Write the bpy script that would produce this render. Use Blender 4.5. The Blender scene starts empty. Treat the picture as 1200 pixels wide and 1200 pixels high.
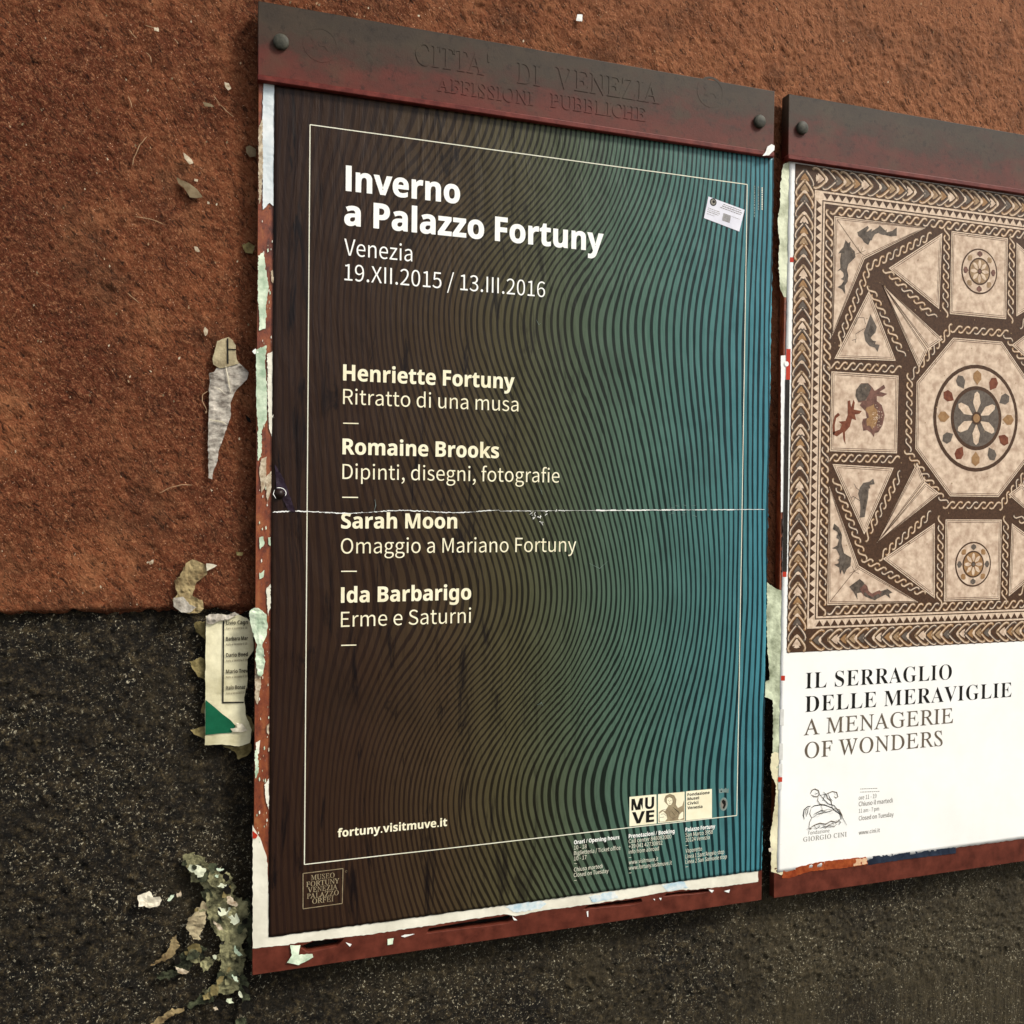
import bpy, math, random
import numpy as np
from mathutils import Vector, Matrix
from mathutils.geometry import delaunay_2d_cdt
random.seed(7)
C = bpy.context.scene.collection
scene = bpy.context.scene

# ------------------------------------------------------------------ camera
cam = bpy.data.cameras.new('camera')
cam.sensor_fit = 'HORIZONTAL'; cam.sensor_width = 36.0
cam.lens = 1037.0 / 1200.0 * 36.0
cam.clip_start = 0.02; cam.clip_end = 400
camo = bpy.data.objects.new('camera', cam); C.objects.link(camo)
CAM = Vector((-0.12907278, -1.55390532, 1.67247569))
RB = Matrix(((0.9521594526982899, -0.00570847051481338, -0.3055483431499414),
             (-0.305373186093651, 0.020882125503164352, -0.9520037573715149),
             (0.011814984227888181, 0.9997656476389111, 0.018139899361439976)))
camo.matrix_world = Matrix.Translation(CAM) @ RB.to_4x4()
scene.camera = camo

# ------------------------------------------------------------------ world, sun, exposure
SUN_EL, SUN_AZ = 44.0, 52.0          # azimuth: degrees to the right of the wall's normal
sd = Vector((math.cos(math.radians(SUN_EL)) * math.sin(math.radians(SUN_AZ)),
             -math.cos(math.radians(SUN_EL)) * math.cos(math.radians(SUN_AZ)),
             math.sin(math.radians(SUN_EL))))
world = bpy.data.worlds.new('World'); scene.world = world; world.use_nodes = True
wn = world.node_tree.nodes; wl = world.node_tree.links
sky = wn.new('ShaderNodeTexSky'); sky.sky_type = 'NISHITA'; sky.sun_disc = False
sky.sun_elevation = math.radians(SUN_EL)
sky.sun_rotation = math.atan2(sd.x, sd.y)
sky.dust_density = 3.0; sky.air_density = 1.0
hsv = wn.new('ShaderNodeHueSaturation'); hsv.inputs['Saturation'].default_value = 0.32      # thin cloud: paler than a clear sky
wl.new(sky.outputs[0], hsv.inputs['Color']); wl.new(hsv.outputs[0], wn['Background'].inputs['Color'])
wn['Background'].inputs['Strength'].default_value = 0.07
sun = bpy.data.lights.new('sun', 'SUN'); sun.energy = 1.5; sun.angle = math.radians(11)
sun.color = (1.0, 0.93, 0.82)
suno = bpy.data.objects.new('sun', sun); C.objects.link(suno)
suno.rotation_euler = sd.to_track_quat('Z', 'Y').to_euler(); suno.location = sd * 6
scene.view_settings.view_transform = 'Standard'; scene.view_settings.look = 'None'
scene.view_settings.exposure = 1.36; scene.view_settings.gamma = 1.0
scene.view_settings.use_curve_mapping = False

# ------------------------------------------------------------------ measuring
UW, VH, Z0 = 0.854, 1.2677592, 2.2996826     # width and height of the white line frame, height of its top
def at(px, py, y=0.0):
    """where the ray through a point of the 1200 px photograph meets the plane at depth y"""
    d = RB @ Vector(((px - 600) / 1037.0, -(py - 600) / 1037.0, -1.0))
    k = (y - CAM.y) / d.y
    return CAM.x + k * d.x, CAM.z + k * d.z
def ats(pts, y=0.0, ox=0.0, oy=0.0, s=1.0):
    return [at(ox + p[0] / s, oy + p[1] / s, y) for p in pts]

_lat = np.random.RandomState(11).rand(8, 257, 257)
def vn(X, Z, f, seed=0):
    x = np.asarray(X, float) * f + 31.7 * (seed + 1); z = np.asarray(Z, float) * f + 17.3 * (seed + 1)
    xi = np.floor(x).astype(int); zi = np.floor(z).astype(int)
    fx = x - xi; fz = z - zi; fx = fx * fx * (3 - 2 * fx); fz = fz * fz * (3 - 2 * fz)
    L = _lat[seed % 8]; a = xi % 256; b = zi % 256; a1 = (xi + 1) % 256; b1 = (zi + 1) % 256
    return ((L[a, b] * (1 - fx) + L[a1, b] * fx) * (1 - fz) + (L[a, b1] * (1 - fx) + L[a1, b1] * fx) * fz) * 2 - 1
def wave(X, Z):
    """how far the pasted posters lift off their boards (metres, towards the viewer)"""
    return (0.00045 * vn(X, Z, 7.0, 2) + 0.0003 * vn(np.asarray(X) * 1.0, Z, 15.0, 3) + 0.0007)

# ------------------------------------------------------------------ objects
def srgb(r, g, b, k=None):
    if k is None: k = 0.59 + 0.41 * min(1, max(0, (0.3 * r + 0.6 * g + 0.1 * b - 150) / 60))   # measured tones back to paint colour
    f = lambda c: (c / 12.92 if c <= 0.04045 else ((c + 0.055) / 1.055) ** 2.4)
    return (f(r / 255) * k, f(g / 255) * k, f(b / 255) * k, 1.0)
def tag(o, label=None, cat=None, group=None, kind=None):
    if label: o['label'] = label
    if cat: o['category'] = cat
    if group: o['group'] = group
    if kind: o['kind'] = kind
    return o
def thing(name, label, cat, loc, group=None):
    o = bpy.data.objects.new(name, None); C.objects.link(o); o.location = loc
    o.empty_display_size = 0.05
    return tag(o, label, cat, group)
def wloc(o):
    v = Vector(o.location)
    while o.parent: o = o.parent; v += Vector(o.location)
    return v
def link(name, me, mats, parent=None, loc=None):
    """link a mesh given in world coordinates; its origin goes to loc (default: bottom middle)"""
    vs = me.vertices
    if loc is None:
        a = np.empty(len(vs) * 3); vs.foreach_get('co', a); a = a.reshape(-1, 3)
        mn, mx = a.min(0), a.max(0)
        loc = Vector(((mn[0] + mx[0]) / 2, mx[1], mn[2]))
    loc = Vector(loc)
    me.transform(Matrix.Translation(-loc))
    for m in (mats if isinstance(mats, (list, tuple)) else [mats]): me.materials.append(m)
    o = bpy.data.objects.new(name, me); C.objects.link(o)
    if parent: o.parent = parent; o.location = loc - wloc(parent)
    else: o.location = loc
    return o
def lift(me):
    n = len(me.vertices); a = np.empty(n * 3); me.vertices.foreach_get('co', a); a = a.reshape(-1, 3)
    a[:, 1] -= wave(a[:, 0], a[:, 2]); me.vertices.foreach_set('co', a.ravel()); me.update()
def outline_mesh(loops, y, thick=0.0, bevel=0.0):
    """filled outline in the x-z plane, holes allowed, front face at y"""
    c = bpy.data.curves.new('outline', 'CURVE'); c.dimensions = '2D'; c.fill_mode = 'BOTH' if thick else 'FRONT'
    c.extrude = max(0, thick / 2 - bevel); c.bevel_depth = bevel; c.bevel_resolution = 1
    for l in loops:
        s = c.splines.new('POLY'); s.points.add(len(l) - 1); s.use_cyclic_u = True
        for p, q in zip(s.points, l): p.co = (q[0], q[1], 0, 1)
    o = bpy.data.objects.new('outline', c); C.objects.link(o)
    dg = bpy.context.evaluated_depsgraph_get(); dg.update()
    me = bpy.data.meshes.new_from_object(o.evaluated_get(dg))
    bpy.data.objects.remove(o); bpy.data.curves.remove(c)
    n = len(me.vertices); a = np.empty(n * 3); me.vertices.foreach_get('co', a); a = a.reshape(-1, 3)
    b = np.stack([a[:, 0], y + thick / 2 - a[:, 2], a[:, 1]], 1); me.vertices.foreach_set('co', b.ravel()); me.update()
    me.materials.clear()
    return me
def plate(name, loops, y, thick, mat, parent=None, bevel=0.0, raised=False, loc=None):
    me = outline_mesh(loops, y, thick, bevel)
    if raised: lift(me)
    return link(name, me, mat, parent, loc)
def box_loop(x0, z0, x1, z1): return [(x0, z0), (x1, z0), (x1, z1), (x0, z1)]
def box(name, x0, x1, y0, y1, z0, z1, mat, parent=None, bev=0.0):
    return plate(name, [box_loop(x0 + bev, z0 + bev, x1 - bev, z1 - bev)] if bev else [box_loop(x0, z0, x1, z1)], y0, y1 - y0, mat, parent, bev)
def tube(name, pts, r, mat, parent=None, sides=5):
    vs, fs = [], []
    for i, p in enumerate(pts):
        p = Vector(p); q = Vector(pts[min(i + 1, len(pts) - 1)]) - Vector(pts[max(i - 1, 0)])
        q.normalize(); a = q.cross(Vector((0, 1, 0))).normalized(); b = q.cross(a)
        rr = r * (0.35 if i in (0, len(pts) - 1) else 1)
        for k in range(sides):
            t = 2 * math.pi * k / sides; vs.append(p + (a * math.cos(t) + b * math.sin(t)) * rr)
    for i in range(len(pts) - 1):
        for k in range(sides):
            fs.append((i * sides + k, i * sides + (k + 1) % sides, (i + 1) * sides + (k + 1) % sides, (i + 1) * sides + k))
    me = bpy.data.meshes.new(name); me.from_pydata(vs, [], fs); me.update()
    return link(name, me, mat, parent)
def rough_loop(pts, step=0.004, amp=0.0012, seed=0):
    """resample an outline and tear its edge"""
    r = random.Random(seed); out = []
    n = len(pts)
    for i in range(n):
        a, b = pts[i], pts[(i + 1) % n]; L = math.hypot(b[0] - a[0], b[1] - a[1]); m = max(1, int(L / step))
        for k in range(m):
            t = k / m; j = amp if k else amp * 0.5
            out.append((a[0] + (b[0] - a[0]) * t + r.uniform(-j, j), a[1] + (b[1] - a[1]) * t + r.uniform(-j, j)))
    return out
def paper_mesh(loop, y, curl=0.001, cell=0.004, seed=0, thick=0.0003, freq=60.0, slant=(0, 0)):
    """torn sheet of real thickness with creased, uneven surface"""
    r = random.Random(seed)
    xs = [p[0] for p in loop]; zs = [p[1] for p in loop]; pts = [Vector(p) for p in loop]; n = len(loop)
    x = min(xs)
    while x < max(xs):
        z = min(zs)
        while z < max(zs):
            pts.append(Vector((x + r.uniform(-.3, .3) * cell, z + r.uniform(-.3, .3) * cell))); z += cell
        x += cell
    v, e, f, *_ = delaunay_2d_cdt(pts, [(i, (i + 1) % n) for i in range(n)], [], 1, 1e-6)
    X = np.array([p.x for p in v]); Z = np.array([p.y for p in v])
    h = 0.6 * np.abs(vn(X, Z, freq, seed)) + 0.4 * np.abs(vn(X, Z, freq * 2.3, seed + 1)) + 0.5 * np.abs(vn(X, Z, freq * .4, seed + 2))
    Y = y - curl * h - slant[0] * (X - X.mean()) - slant[1] * (Z - Z.mean())
    m = len(v)
    vs = [(X[i], Y[i], Z[i]) for i in range(m)] + [(X[i], Y[i] + thick, Z[i]) for i in range(m)]
    fs = [tuple(q) for q in f] + [tuple(i + m for i in reversed(q)) for q in f]
    cnt = {}
    for q in f:
        for i in range(len(q)):
            a, b = q[i], q[(i + 1) % len(q)]; cnt[(a, b)] = 1
    for (a, b) in cnt:
        if (b, a) not in cnt: fs.append((b, a, a + m, b + m))
    me = bpy.data.meshes.new('paper'); me.from_pydata(vs, [], fs); me.update()
    # front must face the viewer
    return me
def scrap(name, pts, y, mat, parent=None, label=None, cat=None, group=None, amp=0.0012, curl=0.001, seed=0, cell=0.004, freq=60., slant=(0, 0), step=.004):
    me = paper_mesh(rough_loop(pts, step, amp, seed), y, curl, cell, seed, freq=freq, slant=slant)
    o = link(name, me, mat, parent)
    return tag(o, label, cat, group)
class Print:
    """flat print: polygons of several inks laid on a sheet"""
    def __init__(s, y): s.y = y; s.v = []; s.f = []; s.mi = []; s.mats = []; s.n = 0
    def poly(s, pts, mat, layer=1):
        if mat not in s.mats: s.mats.append(mat)
        b = len(s.v); s.v += [(p[0], s.y - layer * 0.00005, p[1]) for p in pts]
        ar = sum(pts[i][0] * pts[(i + 1) % len(pts)][1] - pts[(i + 1) % len(pts)][0] * pts[i][1] for i in range(len(pts)))
        idx = list(range(b, b + len(pts)))
        s.f.append(idx if ar > 0 else idx[::-1]); s.mi.append(s.mats.index(mat))
    def stroke(s, pts, w, mat, layer=1, closed=False, taper=False):
        n = len(pts); L, R = [], []
        for i in range(n):
            a = pts[(i - 1) % n] if (closed or i) else pts[i]; b = pts[(i + 1) % n] if (closed or i < n - 1) else pts[i]
            dx, dz = b[0] - a[0], b[1] - a[1]; l = math.hypot(dx, dz) or 1
            ww = w / 2 * ((0.35 if i in (0, n - 1) else 1) if taper else 1)
            L.append((pts[i][0] - dz / l * ww, pts[i][1] + dx / l * ww)); R.append((pts[i][0] + dz / l * ww, pts[i][1] - dx / l * ww))
        for i in range(n if closed else n - 1):
            j = (i + 1) % n; s.poly([L[i], R[i], R[j], L[j]], mat, layer)
    def disc(s, c, r, mat, layer=1, n=20, rz=None):
        s.poly([(c[0] + r * math.cos(2 * math.pi * i / n), c[1] + (rz or r) * math.sin(2 * math.pi * i / n)) for i in range(n)], mat, layer)
    def build(s, name, parent, raised=True, kind=None):
        me = bpy.data.meshes.new(name); me.from_pydata(s.v, [], s.f); me.update()
        me.polygons.foreach_set('material_index', s.mi)
        if raised: lift(me)
        return tag(link(name, me, s.mats, parent), kind=kind)

# ------------------------------------------------------------------ materials
def mix(nt, a, b, fac, blend='MIX'):
    m = nt.nodes.new('ShaderNodeMix'); m.data_type = 'RGBA'; m.blend_type = blend
    for sck, val in ((m.inputs[6], a), (m.inputs[7], b), (m.inputs[0], fac)):
        if isinstance(val, (tuple, float, int)): sck.default_value = val
        else: nt.links.new(val, sck)
    return m.outputs[2]
def noise(nt, co, scale, detail=4, rough=.55, stretch=None, off=(0, 0, 0), dist=0.0):
    if stretch or off != (0, 0, 0):
        mp = nt.nodes.new('ShaderNodeMapping'); nt.links.new(co, mp.inputs[0])
        mp.inputs['Scale'].default_value = stretch or (1, 1, 1); mp.inputs['Location'].default_value = off
        co = mp.outputs[0]
    n = nt.nodes.new('ShaderNodeTexNoise'); nt.links.new(co, n.inputs['Vector'])
    n.inputs['Scale'].default_value = scale; n.inputs['Detail'].default_value = detail
    n.inputs['Roughness'].default_value = rough; n.inputs['Distortion'].default_value = dist
    return n.outputs[0]
def ramp(nt, fac, stops, interp='LINEAR'):
    r = nt.nodes.new('ShaderNodeValToRGB'); nt.links.new(fac, r.inputs[0]); cr = r.color_ramp; cr.interpolation = interp
    while len(cr.elements) > 1: cr.elements.remove(cr.elements[-1])
    for i, (p, c) in enumerate(stops):
        e = cr.elements[0] if i == 0 else cr.elements.new(p); e.position = p
        e.color = c if isinstance(c, tuple) else (c, c, c, 1)
    return r.outputs[0]
def math_(nt, op, a, b=None, c=None):
    m = nt.nodes.new('ShaderNodeMath'); m.operation = op
    for i, v in enumerate((a, b, c)):
        if v is None: continue
        if isinstance(v, (int, float)): m.inputs[i].default_value = v
        else: nt.links.new(v, m.inputs[i])
    return m.outputs[0]
def new_mat(name):
    m = bpy.data.materials.new(name); m.use_nodes = True; nt = m.node_tree
    b = nt.nodes['Principled BSDF']
    g = nt.nodes.new('ShaderNodeNewGeometry')
    return m, nt, b, g.outputs['Position']
def bump(nt, b, h, strength, dist):
    n = nt.nodes.new('ShaderNodeBump'); n.inputs['Strength'].default_value = strength; n.inputs['Distance'].default_value = dist
    nt.links.new(h, n.inputs['Height']); nt.links.new(n.outputs[0], b.inputs['Normal']); return n
def simple(name, c1, c2=None, scale=60., rough=.7, bmp=.3, bd=.0005, spec=.15, stretch=None, lo=.35, hi=.65, metallic=0.0, detail=5):
    m, nt, b, co = new_mat(name)
    n = noise(nt, co, scale, detail, .6, stretch)
    nt.links.new(ramp(nt, n, [(lo, c1), (hi, c2 or c1)]), b.inputs['Base Color'])
    b.inputs['Roughness'].default_value = rough; b.inputs['Specular IOR Level'].default_value = spec; b.inputs['Metallic'].default_value = metallic
    if bmp: bump(nt, b, noise(nt, co, scale * 3, 4, .6, stretch), bmp, bd)
    return m

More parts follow.
